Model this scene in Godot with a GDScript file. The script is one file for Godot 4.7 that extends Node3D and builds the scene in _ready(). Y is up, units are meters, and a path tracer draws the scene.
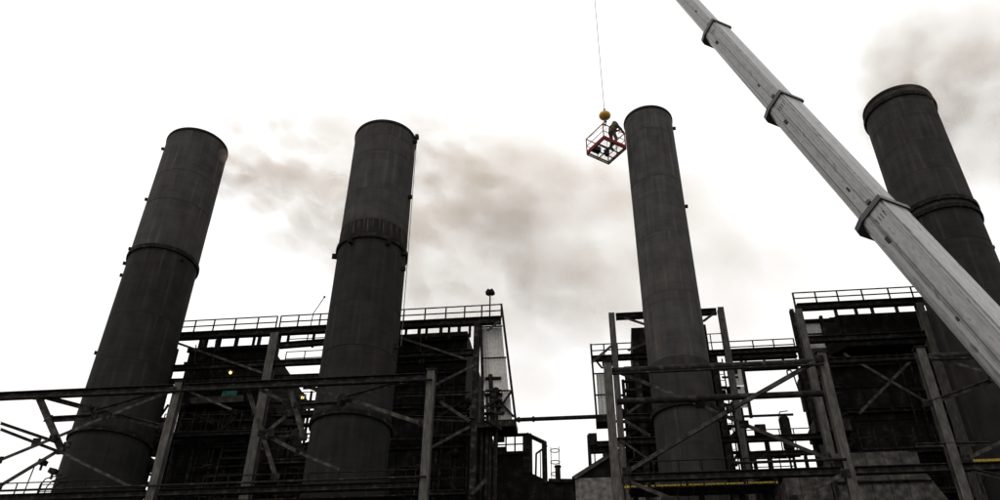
extends Node3D
# World axes follow the plant's front: x runs along it, y up, -z away from the camera. Metres.

const FRONT := -31.0      # front bracing frames
const STACKS := -35.0     # centre line of the four smokestacks
const DECK := -37.5       # front edge of the boiler decks

var mats := {}
var unit := {}
var fog := []
const DENSITIES := [.006, .010, .016, .025, .04, .06, .09, .13]

func _ready():
	camera_and_light()
	materials()
	unit_shapes()
	setting()
	boilers()
	low_buildings()
	smokestacks()
	front_frames()
	boiler_decks()
	walkways_and_pipes()
	clutter()
	lamps()
	crane()
	basket_and_person()
	smoke()

# ------------------------------------------------------------------ camera, sky, sun
func camera_and_light():
	var cam := Camera3D.new()
	cam.name = "camera"
	cam.fov = 32.78
	cam.far = 3000.0
	add_child(cam)
	cam.position = Vector3(0, 1.6, 0)
	cam.rotation_order = EULER_ORDER_YXZ
	cam.rotation_degrees = Vector3(35.8, 7.0, 0.7)
	var e := Environment.new()
	e.background_mode = Environment.BG_SKY
	e.tonemap_mode = Environment.TONE_MAPPER_LINEAR
	e.tonemap_exposure = 1.0
	e.sdfgi_enabled = true
	e.ssao_enabled = true
	e.ssil_enabled = true
	e.volumetric_fog_enabled = true
	e.volumetric_fog_density = 0.0
	var sm := PanoramaSkyMaterial.new()
	sm.panorama = overcast()
	var sky := Sky.new()
	sky.sky_material = sm
	e.sky = sky
	var we := WorldEnvironment.new()
	we.name = "surroundings"
	we.environment = e
	add_child(we)
	var sun := DirectionalLight3D.new()
	sun.name = "sun"
	sun.light_color = Color(1.0, 0.97, 0.93)
	sun.light_energy = 0.2
	sun.light_angular_distance = 14.0
	sun.shadow_enabled = true
	sun.rotation_degrees = Vector3(-52, -38, 0)
	add_child(sun)

func overcast() -> ImageTexture:
	var n := FastNoiseLite.new()
	n.seed = 4
	n.frequency = 1.1
	n.fractal_octaves = 4
	var im := Image.create(512, 256, false, Image.FORMAT_RGBF)
	for y in 256:
		var el := (0.5 - (y + .5) / 256.0) * PI
		for x in 512:
			var az := (x + .5) / 512.0 * TAU
			var d := Vector3(cos(az) * cos(el), sin(el), sin(az) * cos(el))
			var v := 1.13 + .14 * n.get_noise_3dv(d * Vector3(1, 2, 1))
			if el < 0.0:
				v = .3
			im.set_pixel(x, y, Color(v, v * .995, v * .985))
	return ImageTexture.create_from_image(im)

# ------------------------------------------------------------------ materials
func noise_tex(sd: int, freq: float, ramp: Array, oct := 4, size := 256) -> NoiseTexture2D:
	var n := FastNoiseLite.new()
	n.seed = sd
	n.frequency = freq
	n.fractal_octaves = oct
	var g := Gradient.new()
	g.offsets = PackedFloat32Array(ramp.map(func(r): return r[0]))
	g.colors = PackedColorArray(ramp.map(func(r): return Color(r[1], r[2], r[3]).linear_to_srgb()))
	var t := NoiseTexture2D.new()
	t.width = size
	t.height = size
	t.seamless = true
	t.noise = n
	t.color_ramp = g
	return t

func mat(called: String, tex: Texture2D, rough := .75, metal := 0.0, scale := .5) -> StandardMaterial3D:
	var m := StandardMaterial3D.new()
	m.resource_name = called
	m.albedo_texture = tex
	m.roughness = rough
	m.metallic = metal
	m.uv1_triplanar = true
	m.uv1_world_triplanar = true
	m.uv1_scale = Vector3.ONE * scale
	m.metallic_specular = .13 if rough > .5 else .45
	mats[called] = m
	return m

func plain(called: String, r: float, g: float, b: float, rough := .7, metal := 0.0) -> StandardMaterial3D:
	var m := StandardMaterial3D.new()
	m.resource_name = called
	m.albedo_color = Color(r, g, b).linear_to_srgb()
	m.roughness = rough
	m.metallic = metal
	mats[called] = m
	return m

func materials():
	# soot-coated and rusted steel, weathered grey steel, sheeting
	mat("dark", noise_tex(1, .02, [[0.0, .007, .0063, .006], [.45, .0125, .0115, .0108], [.7, .024, .0205, .018], [1.0, .07, .063, .056]]), .68)
	mat("grey_angle", noise_tex(2, .02, [[0.0, .014, .013, .0115], [.45, .036, .033, .030], [.7, .055, .051, .046], [1.0, .12, .113, .104]]), .68)
	mat("column", noise_tex(3, .02, [[0.0, .04, .036, .032], [.4, .064, .060, .054], [.7, .084, .079, .072], [1.0, .13, .123, .114]]), .66).uv1_scale = Vector3(.9, .3, .9)
	mat("pipe", noise_tex(4, .02, [[0.0, .009, .008, .008], [.55, .018, .0165, .0155], [1.0, .07, .065, .06]]), .55)
	mat("casing", noise_tex(5, .012, [[0.0, .006, .0055, .005], [.55, .010, .0092, .0088], [.8, .016, .014, .0125], [1.0, .03, .027, .024]]), .85)
	mat("sheeting", noise_tex(6, .016, [[0.0, .025, .023, .021], [.45, .05, .047, .043], [.7, .075, .07, .064], [1.0, .12, .114, .105]]), .8)
	mat("concrete", noise_tex(7, .02, [[0.0, .07, .067, .061], [.5, .14, .134, .124], [1.0, .22, .21, .2]]), .9)
	mat("gravel", noise_tex(8, .09, [[0.0, .06, .056, .05], [.5, .12, .11, .10], [1.0, .2, .19, .175]], 5), .95)
	mat("yellow_paint", noise_tex(9, .09, [[0.0, .05, .04, .02], [.4, .30, .22, .03], [1.0, .52, .40, .06]]), .55)
	mat("red_paint", noise_tex(10, .05, [[0.0, .07, .010, .010], [.5, .19, .017, .018], [1.0, .25, .04, .032]]), .55)
	mat("green_sheet", noise_tex(11, .04, [[0.0, .02, .10, .075], [1.0, .07, .22, .17]]), .7)
	plain("black_rubber", .02, .02, .02, .8)
	plain("rope", .07, .07, .07, .5, .6)
	plain("ball_paint", .50, .26, .03, .45)
	plain("collar_paint", .018, .018, .02, .45)
	plain("hole", .012, .012, .012, .9)
	plain("soot", .008, .008, .008, .95)
	var s := mat("translucent_sheet", noise_tex(12, .03, [[0.0, .38, .37, .35], [1.0, .6, .59, .56]]), .6)
	s.backlight = Color(.8, .8, .78)
	stack_material("stack_soot", .019, 21)
	stack_material("stack_black", .030, 24)
	stack_material("stack_dark", .042, 22)
	stack_material("stack_grey", .052, 23)
	mat("band", noise_tex(13, .02, [[0.0, .011, .010, .0095], [.6, .017, .0155, .0145], [.74, .028, .024, .021], [1.0, .14, .115, .1]], 3), .8).uv1_scale = Vector3(1.3, .06, 1.3)
	boom_material()

func stack_material(called: String, level: float, sd: int):
	var mottle := FastNoiseLite.new(); mottle.seed = sd; mottle.frequency = .9; mottle.fractal_octaves = 4
	var streak := FastNoiseLite.new(); streak.seed = sd + 50; streak.frequency = 3.2; streak.fractal_octaves = 3
	var rust := FastNoiseLite.new(); rust.seed = sd + 90; rust.frequency = .5; rust.fractal_octaves = 4
	var w := 512
	var h := 1024
	var im := Image.create(w, h, false, Image.FORMAT_RGB8)
	for x in w:
		var t := x / float(w) * TAU
		var c := Vector3(cos(t), 0, sin(t)) * 1.7
		for y in h:
			var q := c + Vector3(0, (1.0 - y / float(h)) * 36.0, 0)
			var a := mottle.get_noise_3dv(q)
			var b := streak.get_noise_3dv(q * Vector3(1, .05, 1))
			var r := maxf(0.0, rust.get_noise_3dv(q * Vector3(1, .5, 1) + Vector3(7, 0, 0)) - .12)
			var ring := streak.get_noise_2d(q.y * 1.3, 40.0)
			var v := level * (1.0 + .34 * a + .26 * b + .14 * ring)
			if b > .33:
				v += level * 1.2 * (b - .33)
			im.set_pixel(x, y, Color(v * (1.0 + .35 * r), v * (.965 + .1 * r), v * .94).linear_to_srgb())
	var m := StandardMaterial3D.new()
	m.resource_name = called
	m.albedo_texture = ImageTexture.create_from_image(im)
	m.roughness = .8
	m.metallic_specular = .16
	mats[called] = m

func boom_material():
	# white boom paint with lengthwise grease and rain streaks: u across the section, v along it in metres / 16
	var a := FastNoiseLite.new(); a.seed = 31; a.frequency = .035; a.fractal_octaves = 4
	var b := FastNoiseLite.new(); b.seed = 32; b.frequency = .06; b.fractal_octaves = 3
	var im := Image.create(512, 1024, false, Image.FORMAT_RGB8)
	for x in 512:
		for y in 1024:
			var s := a.get_noise_2d(x * 1.6, y * .012)
			var p := b.get_noise_2d(x * .4 + 900.0, y * .3)
			var f := b.get_noise_2d(x * 1.5, y * 1.5 + 300.0)
			var v := .235 + .03 * s + .09 * p + .02 * f
			if p > .3:
				v -= (p - .3) * .5
			if s < -.2:
				v += (s + .2) * .5
			v = clampf(v, .05, .6)
			im.set_pixel(x, y, Color(v, v * .985, v * .97).linear_to_srgb())
	var m := StandardMaterial3D.new()
	m.resource_name = "boom_paint"
	m.albedo_texture = ImageTexture.create_from_image(im)
	m.roughness = .36
	mats["boom_paint"] = m

# ------------------------------------------------------------------ mesh helpers
func tri(st: SurfaceTool, a: Vector3, b: Vector3, c: Vector3):
	st.add_vertex(a); st.add_vertex(c); st.add_vertex(b)      # a b c run counter-clockwise seen from the front

func quad(st: SurfaceTool, a: Vector3, b: Vector3, c: Vector3, d: Vector3):
	tri(st, a, b, c); tri(st, a, c, d)

func begin() -> SurfaceTool:
	var st := SurfaceTool.new()
	st.begin(Mesh.PRIMITIVE_TRIANGLES)
	st.set_smooth_group(-1)
	return st

func done(st: SurfaceTool) -> ArrayMesh:
	st.generate_normals()
	return st.commit()

func extrude(st: SurfaceTool, poly: PackedVector2Array, y0: float, y1: float, place := Transform3D()):
	# poly in (x, z), closed prism along y
	if not Geometry2D.is_polygon_clockwise(poly):
		pass
	var area := 0.0
	for i in poly.size():
		var p := poly[i]
		var q := poly[(i + 1) % poly.size()]
		area += p.x * q.y - q.x * p.y
	if area < 0:
		poly.reverse()
	for i in poly.size():
		var p := poly[i]
		var q := poly[(i + 1) % poly.size()]
		quad(st, place * Vector3(q.x, y0, q.y), place * Vector3(p.x, y0, p.y), place * Vector3(p.x, y1, p.y), place * Vector3(q.x, y1, q.y))
	var t := Geometry2D.triangulate_polygon(poly)
	for i in range(0, t.size(), 3):
		var a := poly[t[i]]
		var b := poly[t[i + 1]]
		var c := poly[t[i + 2]]
		if (b - a).cross(c - a) < 0:
			var s := b
			b = c
			c = s
		tri(st, place * Vector3(a.x, y0, a.y), place * Vector3(b.x, y0, b.y), place * Vector3(c.x, y0, c.y))
		tri(st, place * Vector3(a.x, y1, a.y), place * Vector3(c.x, y1, c.y), place * Vector3(b.x, y1, b.y))

func lathe(profile: Array, seg := 64, uv_height := 36.0, uv_base := 0.0, full := TAU) -> ArrayMesh:
	# profile: Vector2(radius, y), outside seen with the profile running upwards
	var st := SurfaceTool.new()
	st.begin(Mesh.PRIMITIVE_TRIANGLES)
	for k in profile.size() - 1:
		var p: Vector2 = profile[k]
		var q: Vector2 = profile[k + 1]
		var n2 := Vector2(q.y - p.y, p.x - q.x).normalized()
		for i in seg:
			var t0 := full * i / seg
			var t1 := full * (i + 1) / seg
			var pts := []
			for c in [[t1, p], [t0, p], [t0, q], [t1, q]]:
				pts.append([Vector3(c[1].x * cos(c[0]), c[1].y, c[1].x * sin(c[0])), Vector3(n2.x * cos(c[0]), n2.y, n2.x * sin(c[0])), Vector2(c[0] / TAU, 1.0 - (c[1].y + uv_base) / uv_height)])
			for j in [0, 2, 1, 0, 3, 2]:
				st.set_normal(pts[j][1]); st.set_uv(pts[j][2]); st.add_vertex(pts[j][0])
	return st.commit()

func unit_shapes():
	var st := begin()
	var f := .1
	var w := .07
	extrude(st, PackedVector2Array([Vector2(-.5, -.5), Vector2(.5, -.5), Vector2(.5, -.5 + f), Vector2(w, -.5 + f), Vector2(w, .5 - f), Vector2(.5, .5 - f), Vector2(.5, .5), Vector2(-.5, .5), Vector2(-.5, .5 - f), Vector2(-w, .5 - f), Vector2(-w, -.5 + f), Vector2(-.5, -.5 + f)]), -.5, .5)
	unit.ibeam = done(st)
	st = begin()
	extrude(st, PackedVector2Array([Vector2(-.5, .5), Vector2(-.5, -.5), Vector2(-.36, -.5), Vector2(-.36, .36), Vector2(.5, .36), Vector2(.5, .5)]), -.5, .5)
	unit.angle = done(st)
	st = begin()
	extrude(st, PackedVector2Array([Vector2(-.5, -.5), Vector2(.5, -.5), Vector2(.5, .5), Vector2(-.5, .5)]), -.5, .5)
	unit.box = done(st)
	st = begin()
	extrude(st, PackedVector2Array([Vector2(-.5, -.44), Vector2(-.44, -.5), Vector2(.44, -.5), Vector2(.5, -.44), Vector2(.5, .44), Vector2(.44, .5), Vector2(-.44, .5), Vector2(-.5, .44)]), -.5, .5)
	unit.tube = done(st)
	unit.pipe = lathe([Vector2(0, -.5), Vector2(.5, -.5), Vector2(.5, .5), Vector2(0, .5)], 14)
	unit.ball = lathe(range(13).map(func(i): return Vector2(sin(PI * i / 12.0), -cos(PI * i / 12.0)) * .5), 18)

# a thing: a Node3D at its base; its parts are added with part()
func thing(called: String, label: String, category: String, at: Vector3, group := "", kind := "") -> Node3D:
	var o := Node3D.new()
	tag(o, called, label, category, group, kind)
	o.position = at
	return o

func tag(o: Node3D, called: String, label: String, category: String, group := "", kind := ""):
	o.name = called if not has_node(NodePath(called)) else numbered(called)
	if label: o.set_meta("label", label)
	if category: o.set_meta("category", category)
	if group: o.set_meta("group", group)
	if kind: o.set_meta("kind", kind)
	add_child(o, true)

func numbered(called: String) -> String:
	var k := 1
	while has_node(NodePath("%s_%03d" % [called, k])): k += 1
	return "%s_%03d" % [called, k]

func part(parent: Node3D, called: String, mesh: Mesh, material: String, place := Transform3D()) -> MeshInstance3D:
	# place is in world axes; the parent may stand anywhere
	var o := MeshInstance3D.new()
	o.name = called
	o.mesh = mesh
	o.material_override = mats[material]
	parent.add_child(o, true)
	var up := Transform3D()
	var p: Node = parent
	while p != self:
		up = (p as Node3D).transform * up
		p = p.get_parent()
	o.transform = up.affine_inverse() * place
	return o

func along(a: Vector3, b: Vector3, w: float, h: float, face: Vector3) -> Transform3D:
	# a unit shape laid from a to b; its local z (flange normal) as near to face as can be
	var y := b - a
	var n := y.normalized()
	var z := (face - n * face.dot(n)).normalized()
	var x := n.cross(z)
	return Transform3D(Basis(x * w, y, z * h), (a + b) * .5)

func member(parent: Node3D, called: String, shape: String, size: float, material: String, a: Vector3, b: Vector3, face := Vector3.ZERO, h := 0.0) -> MeshInstance3D:
	if face == Vector3.ZERO:
		face = Vector3(0, 0, 1) if absf((b - a).normalized().y) > .35 else Vector3.UP
	return part(parent, called, unit[shape], material, along(a, b, size, h if h > 0.0 else size, face))

func rows(parent: Node3D, table: Array, plates := false):
	for r in table:
		member(parent, r[0], r[1], r[2], r[3], Vector3(r[4], r[5], r[6]), Vector3(r[7], r[8], r[9]))
		if plates and r[2] >= .14:
			for k in [4, 7]:
				var p := Vector3(r[k], r[k + 1], r[k + 2] + .09)
				var g := part(parent, "gusset", unit.tube, "dark", Transform3D(Basis.from_scale(Vector3(.34, .3, .025)), p))
				for q in [Vector3(-.1, .08, .02), Vector3(.1, .08, .02), Vector3(-.1, -.08, .02), Vector3(.1, -.08, .02)]:
					member(g, "bolt", "pipe", .05, "dark", p + q, p + q + Vector3(0, 0, .03), Vector3.UP)

func block(parent: Node3D, called: String, material: String, lo: Vector3, hi: Vector3, shape := "box") -> MeshInstance3D:
	return part(parent, called, unit[shape], material, Transform3D(Basis.from_scale(hi - lo), (lo + hi) * .5))

func handrail(parent: Node3D, a: Vector3, b: Vector3, posts: int, height := 1.05, material := "dark", r := .07):
	# a, b at foot height; two rails and upright posts
	for k in posts + 1:
		var p := a.lerp(b, clampf((k + (.13 * sin(k * 5.3 + a.x * 3.1) if k > 0 and k < posts else 0.0)) / posts, 0.0, 1.0))
		member(parent, "rail_post", "pipe", r * 1.15, material, p, p + Vector3(0, height, 0))
	for h in [height, height * .52]:
		member(parent, "rail", "pipe", r, material, a + Vector3(0, h, 0), b + Vector3(0, h, 0))

func sheet(parent: Node3D, a: Vector3, b: Vector3, drop: Vector3, material := "translucent_sheet"):
	# corrugated sheet: top edge a to b, running down by drop
	var st := begin()
	var w := (b - a).length()
	var n := int(w / .035)
	var poly := PackedVector2Array()
	for i in n + 1:
		poly.append(Vector2(w * i / n - w / 2, .018 * sin(i * PI / 2)))
	for i in range(n, -1, -1):
		poly.append(Vector2(w * i / n - w / 2, .018 * sin(i * PI / 2) - .006))
	extrude(st, poly, -.5, .5)
	part(parent, "sheet", done(st), material, Transform3D(Basis((b - a).normalized(), -drop, (b - a).cross(-drop).normalized()), (a + b) * .5 + drop * .5))

# ------------------------------------------------------------------ ground
func setting():
	var g := MeshInstance3D.new()
	var pm := PlaneMesh.new()
	pm.size = Vector2(1600, 1600)
	g.mesh = pm
	g.material_override = mats.gravel
	g.name = "ground"
	g.set_meta("kind", "structure")
	g.set_meta("label", "dark cinder ground of the plant yard")
	add_child(g)

const LEFT_FRAME := [
	["brace", "angle", 0.24, "grey_angle", -23.88, 17.78, -31.1, -21.96, 15.22, -31.1],
	["brace", "angle", 0.17, "grey_angle", -23.51, 17.76, -31.1, -21.04, 17.04, -31.1],
	["brace", "angle", 0.17, "grey_angle", -21.04, 17.04, -31.1, -17.83, 16.15, -31.1],
	["brace", "angle", 0.12, "grey_angle", -20.89, 16.91, -30.88, -18.04, 17.7, -30.88],
	["brace", "angle", 0.14, "grey_angle", -24.43, 14.83, -30.88, -22.37, 15.71, -30.88],
	["brace", "angle", 0.14, "grey_angle", -22.37, 15.71, -30.88, -20.26, 16.61, -30.88],
	["brace", "angle", 0.14, "grey_angle", -20.26, 16.61, -30.88, -17.68, 17.68, -30.88],
	["brace", "angle", 0.2, "grey_angle", -23.04, 16.72, -31.1, -20.95, 16.75, -31.1],
	["brace", "angle", 0.11, "grey_angle", -25.08, 16.54, -30.88, -21.94, 15.47, -30.88],
	["brace", "angle", 0.11, "grey_angle", -24.98, 16.26, -30.88, -21.81, 15.08, -30.88],
	["brace", "angle", 0.11, "grey_angle", -21.81, 15.08, -30.88, -18.4, 13.53, -30.88],
	["brace", "angle", 0.16, "grey_angle", -24.18, 13.8, -31.1, -21.79, 15.47, -31.1],
	["brace", "angle", 0.2, "grey_angle", -12.65, 17.74, -31.1, -11.69, 15.42, -31.1],
	["brace", "angle", 0.17, "grey_angle", -11.86, 17.7, -31.1, -10.32, 17.08, -31.1],
	["brace", "angle", 0.17, "grey_angle", -10.32, 17.08, -31.1, -10.02, 17.02, -31.1],
	["brace", "angle", 0.17, "grey_angle", -10.02, 17.02, -31.1, -6.84, 15.8, -31.1],
	["brace", "angle", 0.14, "grey_angle", -10.17, 17.01, -30.88, -7.71, 17.64, -30.88],
	["brace", "angle", 0.2, "grey_angle", -12.17, 16.83, -31.1, -10.29, 16.86, -31.1],
	["brace", "angle", 0.16, "grey_angle", -14.45, 17.64, -31.1, -13.46, 15.67, -31.1],
	["brace", "angle", 0.16, "grey_angle", -13.46, 15.67, -31.1, -12.58, 13.79, -31.1],
	["brace", "angle", 0.15, "grey_angle", -13.36, 15.66, -31.1, -12.44, 16.5, -31.1],
	["brace", "angle", 0.18, "grey_angle", -13.31, 15.62, -31.1, -12.05, 15.61, -31.1],
	["brace", "angle", 0.15, "grey_angle", -13.23, 15.55, -31.1, -11.76, 14.78, -31.1],
	["brace", "angle", 0.15, "grey_angle", -14.13, 17.77, -31.1, -12.65, 17.01, -31.1],
	["brace", "angle", 0.1, "grey_angle", -16.9, 17.6, -30.88, -14.88, 16.69, -30.88],
	["brace", "angle", 0.12, "grey_angle", -11.67, 14.68, -30.88, -9.96, 13.94, -30.88]
]
const LEFT_DECK := [
	["brace", "angle", 0.16, "grey_angle", -7.44, 19.81, -37.35, -5.93, 18.69, -37.35],
	["brace", "angle", 0.14, "grey_angle", -8.07, 17.26, -37.35, -5.92, 18.44, -37.35],
	["brace", "angle", 0.18, "grey_angle", -9.52, 19.11, -37.35, -5.74, 18.79, -37.35],
	["brace", "angle", 0.14, "grey_angle", -9.62, 20.28, -37.35, -5.98, 20.22, -37.35],
	["brace", "angle", 0.14, "grey_angle", -7.69, 20.74, -37.35, -5.82, 21.7, -37.35],
	["brace", "angle", 0.12, "grey_angle", -9.73, 23.52, -37.35, -6.14, 22.05, -37.35],
	["brace", "angle", 0.12, "grey_angle", -21.91, 23.9, -37.35, -16.8, 21.86, -37.35],
	["brace", "angle", 0.14, "grey_angle", -5.15, 23.67, -37.35, -4.59, 24.17, -37.35],
	["brace", "angle", 0.16, "grey_angle", -5.73, 15.12, -37.35, -5.1, 15.81, -37.35],
	["hanger", "pipe", 0.06, "grey_angle", -21.45, 24.45, -38.6, -21.15, 22.66, -38.6],
	["hanger", "pipe", 0.06, "grey_angle", -20.36, 24.7, -38.6, -20.2, 22.62, -38.6],
	["hanger", "pipe", 0.06, "grey_angle", -8.93, 24.43, -38.6, -8.86, 22.63, -38.6],
	["hanger", "pipe", 0.06, "grey_angle", -8.69, 23.33, -38.6, -8.7, 22.62, -38.6]
]
const RIGHT_FRAME := [
	["brace", "angle", 0.15, "grey_angle", 8.91, 17.8, -30.88, 5.19, 15.8, -30.88],
	["brace", "angle", 0.15, "grey_angle", 5.19, 15.8, -30.88, 1.08, 13.47, -30.88],
	["brace", "angle", 0.15, "grey_angle", 0.97, 17.77, -31.12, 4.11, 16.15, -31.12],
	["brace", "angle", 0.15, "grey_angle", 4.11, 16.15, -31.12, 5.66, 15.27, -31.12],
	["brace", "angle", 0.15, "grey_angle", 5.66, 15.27, -31.12, 8.78, 13.61, -31.12],
	["brace", "angle", 0.15, "grey_angle", 1.02, 13.13, -30.88, 2.72, 12.33, -30.88],
	["brace", "angle", 0.15, "grey_angle", 6.88, 12.24, -30.88, 8.87, 13.13, -30.88],
	["brace", "angle", 0.13, "grey_angle", 12.99, 17.69, -30.88, 14.9, 16.93, -30.88],
	["brace", "angle", 0.13, "grey_angle", 14.9, 16.93, -30.88, 15.65, 16.57, -30.88],
	["brace", "angle", 0.15, "grey_angle", 12.42, 15.73, -30.88, 15.05, 16.6, -30.88],
	["brace", "angle", 0.15, "grey_angle", 15.05, 16.6, -30.88, 15.82, 16.86, -30.88],
	["brace", "angle", 0.14, "grey_angle", 13.12, 13.51, -30.88, 14.7, 14.17, -30.88],
	["brace", "angle", 0.12, "grey_angle", 13.22, 13.13, -30.88, 14.26, 12.8, -30.88],
	["brace", "angle", 0.12, "grey_angle", 11.6, 14.13, -30.88, 14.16, 14.09, -30.88]
]
const PORTAL := [
	["brace", "angle", 0.13, "grey_angle", 1.78, 24, -37.3, 2.93, 23.47, -37.3],
	["brace", "angle", 0.13, "grey_angle", 5.64, 23.54, -37.3, 6.29, 24.02, -37.3],
	["brace", "angle", 0.14, "grey_angle", 1.83, 22.11, -37.3, 2.94, 22.55, -37.3],
	["brace", "angle", 0.13, "grey_angle", 0.03, 21.53, -37.3, 1.07, 22.43, -37.3],
	["brace", "angle", 0.2, "grey_angle", 1.42, 18.64, -37.3, 3.04, 18.6, -37.3],
	["brace", "angle", 0.22, "grey_angle", 0.92, 17.46, -37.3, 3.1, 17.42, -37.3],
	["brace", "angle", 0.14, "grey_angle", 1.62, 18.81, -37.3, 2.42, 19.39, -37.3],
	["brace", "angle", 0.14, "grey_angle", 1.4, 18.41, -37.3, 2.49, 17.62, -37.3],
	["brace", "angle", 0.1, "grey_angle", 1.1, 17.48, -37.3, 2.59, 16.27, -37.3]
]

# ------------------------------------------------------------------ boilers and buildings
func panelled(parent: Node3D, material: String, lo: Vector3, hi: Vector3, nx: int, ny: int, called := "panel", nz := 0):
	# front face (and both ends if nz) covered with plates that stand 3 cm proud, with open joints
	var mesh: Mesh = unit.box
	var rng := RandomNumberGenerator.new()
	rng.seed = int(lo.x * 100.0) + ny
	for i in nx:
		for j in ny:
			var w := (hi.x - lo.x) / nx
			var h := (hi.y - lo.y) / ny
			var c := Vector3(lo.x + (i + .5) * w, lo.y + (j + .5) * h, hi.z + .02 + rng.randf() * .012)
			part(parent, called, mesh, material, Transform3D(Basis.from_scale(Vector3(w - .05, h - .05, .06)), c))
	for k in nz:
		for j in ny:
			var d := (hi.z - lo.z) / nz
			var h := (hi.y - lo.y) / ny
			for x in [lo.x - .02, hi.x + .02]:
				part(parent, called, mesh, material, Transform3D(Basis.from_scale(Vector3(.06, h - .05, d - .05)), Vector3(x, lo.y + (j + .5) * h, lo.z + (k + .5) * d)))

func boiler(label: String, at: Vector3) -> Node3D:
	return thing("boiler", label, "boiler", at, "boilers behind the smokestacks")

func boilers():
	var b := boiler("black boiler casing under the railed deck between the first two smokestacks", Vector3(-19.6, 0, -42))
	block(b, "casing", "casing", Vector3(-22.0, 20.9, -46), Vector3(-17.4, 24.5, -39.1))
	panelled(b, "casing", Vector3(-22.0, 20.9, -46), Vector3(-17.4, 24.5, -39.1), 4, 3)
	block(b, "lower_casing", "casing", Vector3(-21.9, 0, -45.5), Vector3(-16.6, 20.85, -39.4))
	panelled(b, "casing", Vector3(-21.9, 10.5, -45.5), Vector3(-16.6, 20.85, -39.4), 4, 6)
	for y in [20.9, 22.2, 23.5, 24.35]:
		member(b, "stiffener", "ibeam", .2, "dark", Vector3(-22.1, y, -39), Vector3(-17.3, y, -39))
	for x in [-21.4, -20.6, -19.5, -18.2]:
		member(b, "support_stub", "box", .16, "dark", Vector3(x, 24.5, -39.3), Vector3(x, 25.6, -39.3))
	b = boiler("black boiler casing behind the banded smokestack and the corrugated end screen", Vector3(-8.2, 0, -42))
	block(b, "casing", "casing", Vector3(-13.2, 0, -46), Vector3(-6.5, 24.75, -39.1))
	panelled(b, "casing", Vector3(-10.9, 12.0, -46), Vector3(-6.5, 24.75, -39.1), 4, 8)
	block(b, "lower_casing", "casing", Vector3(-6.5, 0, -46), Vector3(-5.35, 19.6, -39.3))
	panelled(b, "casing", Vector3(-6.5, 12.0, -46), Vector3(-5.35, 19.6, -39.3), 1, 5)
	for y in [24.3, 23.0, 22.3, 20.4, 18.2, 16.0]:
		member(b, "stiffener", "ibeam", .2, "dark", Vector3(-11, y, -39), Vector3(-6.45, y, -39))
	for x in [-10.3, -9.2, -8.0, -7.0]:
		member(b, "support_stub", "box", .16, "dark", Vector3(x, 24.7, -39.3), Vector3(x, 25.6, -39.3))
	b = boiler("narrow black flue casing right behind the slim grey smokestack", Vector3(4, 0, -42))
	block(b, "flue", "casing", Vector3(2.15, 21.8, -42), Vector3(5.95, 24.15, -38.6))
	panelled(b, "casing", Vector3(2.15, 21.8, -42), Vector3(5.95, 24.15, -38.6), 4, 2)
	block(b, "casing", "casing", Vector3(1.75, 0, -44), Vector3(6.25, 21.75, -38.5))
	panelled(b, "casing", Vector3(1.75, 12.5, -44), Vector3(6.25, 21.75, -38.5), 4, 6)
	for y in [21.7, 20.2, 18.4, 16.6, 15.0]:
		member(b, "stiffener", "ibeam", .2, "dark", Vector3(1.6, y, -38.42), Vector3(6.4, y, -38.42))
	b = boiler("broad black hopper casing under the railed deck beside the crane boom", Vector3(15, 0, -42))
	var st := begin()
	extrude(st, PackedVector2Array([Vector2(11.75, -39.6), Vector2(12.55, -38.6), Vector2(24.0, -38.6), Vector2(24.0, -46), Vector2(11.75, -46)]), 22.45, 24.32)
	part(b, "hopper", done(st), "casing")
	panelled(b, "casing", Vector3(12.6, 22.45, -46), Vector3(24.0, 24.3, -38.6), 9, 1)
	block(b, "lower_casing", "casing", Vector3(11.9, 0, -46), Vector3(24.0, 22.4, -39.6))
	panelled(b, "casing", Vector3(11.9, 12.0, -46), Vector3(18.0, 22.4, -39.6), 5, 6)
	for y in [22.4, 21.9, 19.4, 17.4]:
		member(b, "stiffener", "ibeam", .22, "dark", Vector3(11.7, y, -39.45), Vector3(20, y, -39.45))
	for x in [12.6, 13.6, 14.4, 15.6, 16.6, 17.8]:
		member(b, "support_stub", "box", .14, "dark", Vector3(x, 24.2, -38.9), Vector3(x, 25.2, -38.9))
	member(b, "top_pipe", "pipe", .28, "dark", Vector3(12.3, 24.4, -39.2), Vector3(20, 24.4, -39.2))
	b = thing("boiler_house", "black boiler house wall filling the gap low between the first two smokestacks", "building", Vector3(-14.9, 0, -45))
	block(b, "wall", "casing", Vector3(-17.4, 0, -50), Vector3(-13.2, 19.2, -42.5))
	panelled(b, "casing", Vector3(-17.4, 12, -50), Vector3(-13.2, 19.2, -42.5), 4, 4)
	member(b, "coping", "box", .25, "dark", Vector3(-17.4, 19.3, -42.5), Vector3(-13.2, 19.3, -42.5))
	b = thing("boiler_house", "black boiler house wall behind the smokestack crossed by the crane boom", "building", Vector3(24, 0, -47))
	block(b, "wall", "casing", Vector3(15.5, 0, -52), Vector3(34, 21.5, -47))
	panelled(b, "casing", Vector3(15.5, 12, -52), Vector3(34, 21.5, -47), 9, 4)

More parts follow.
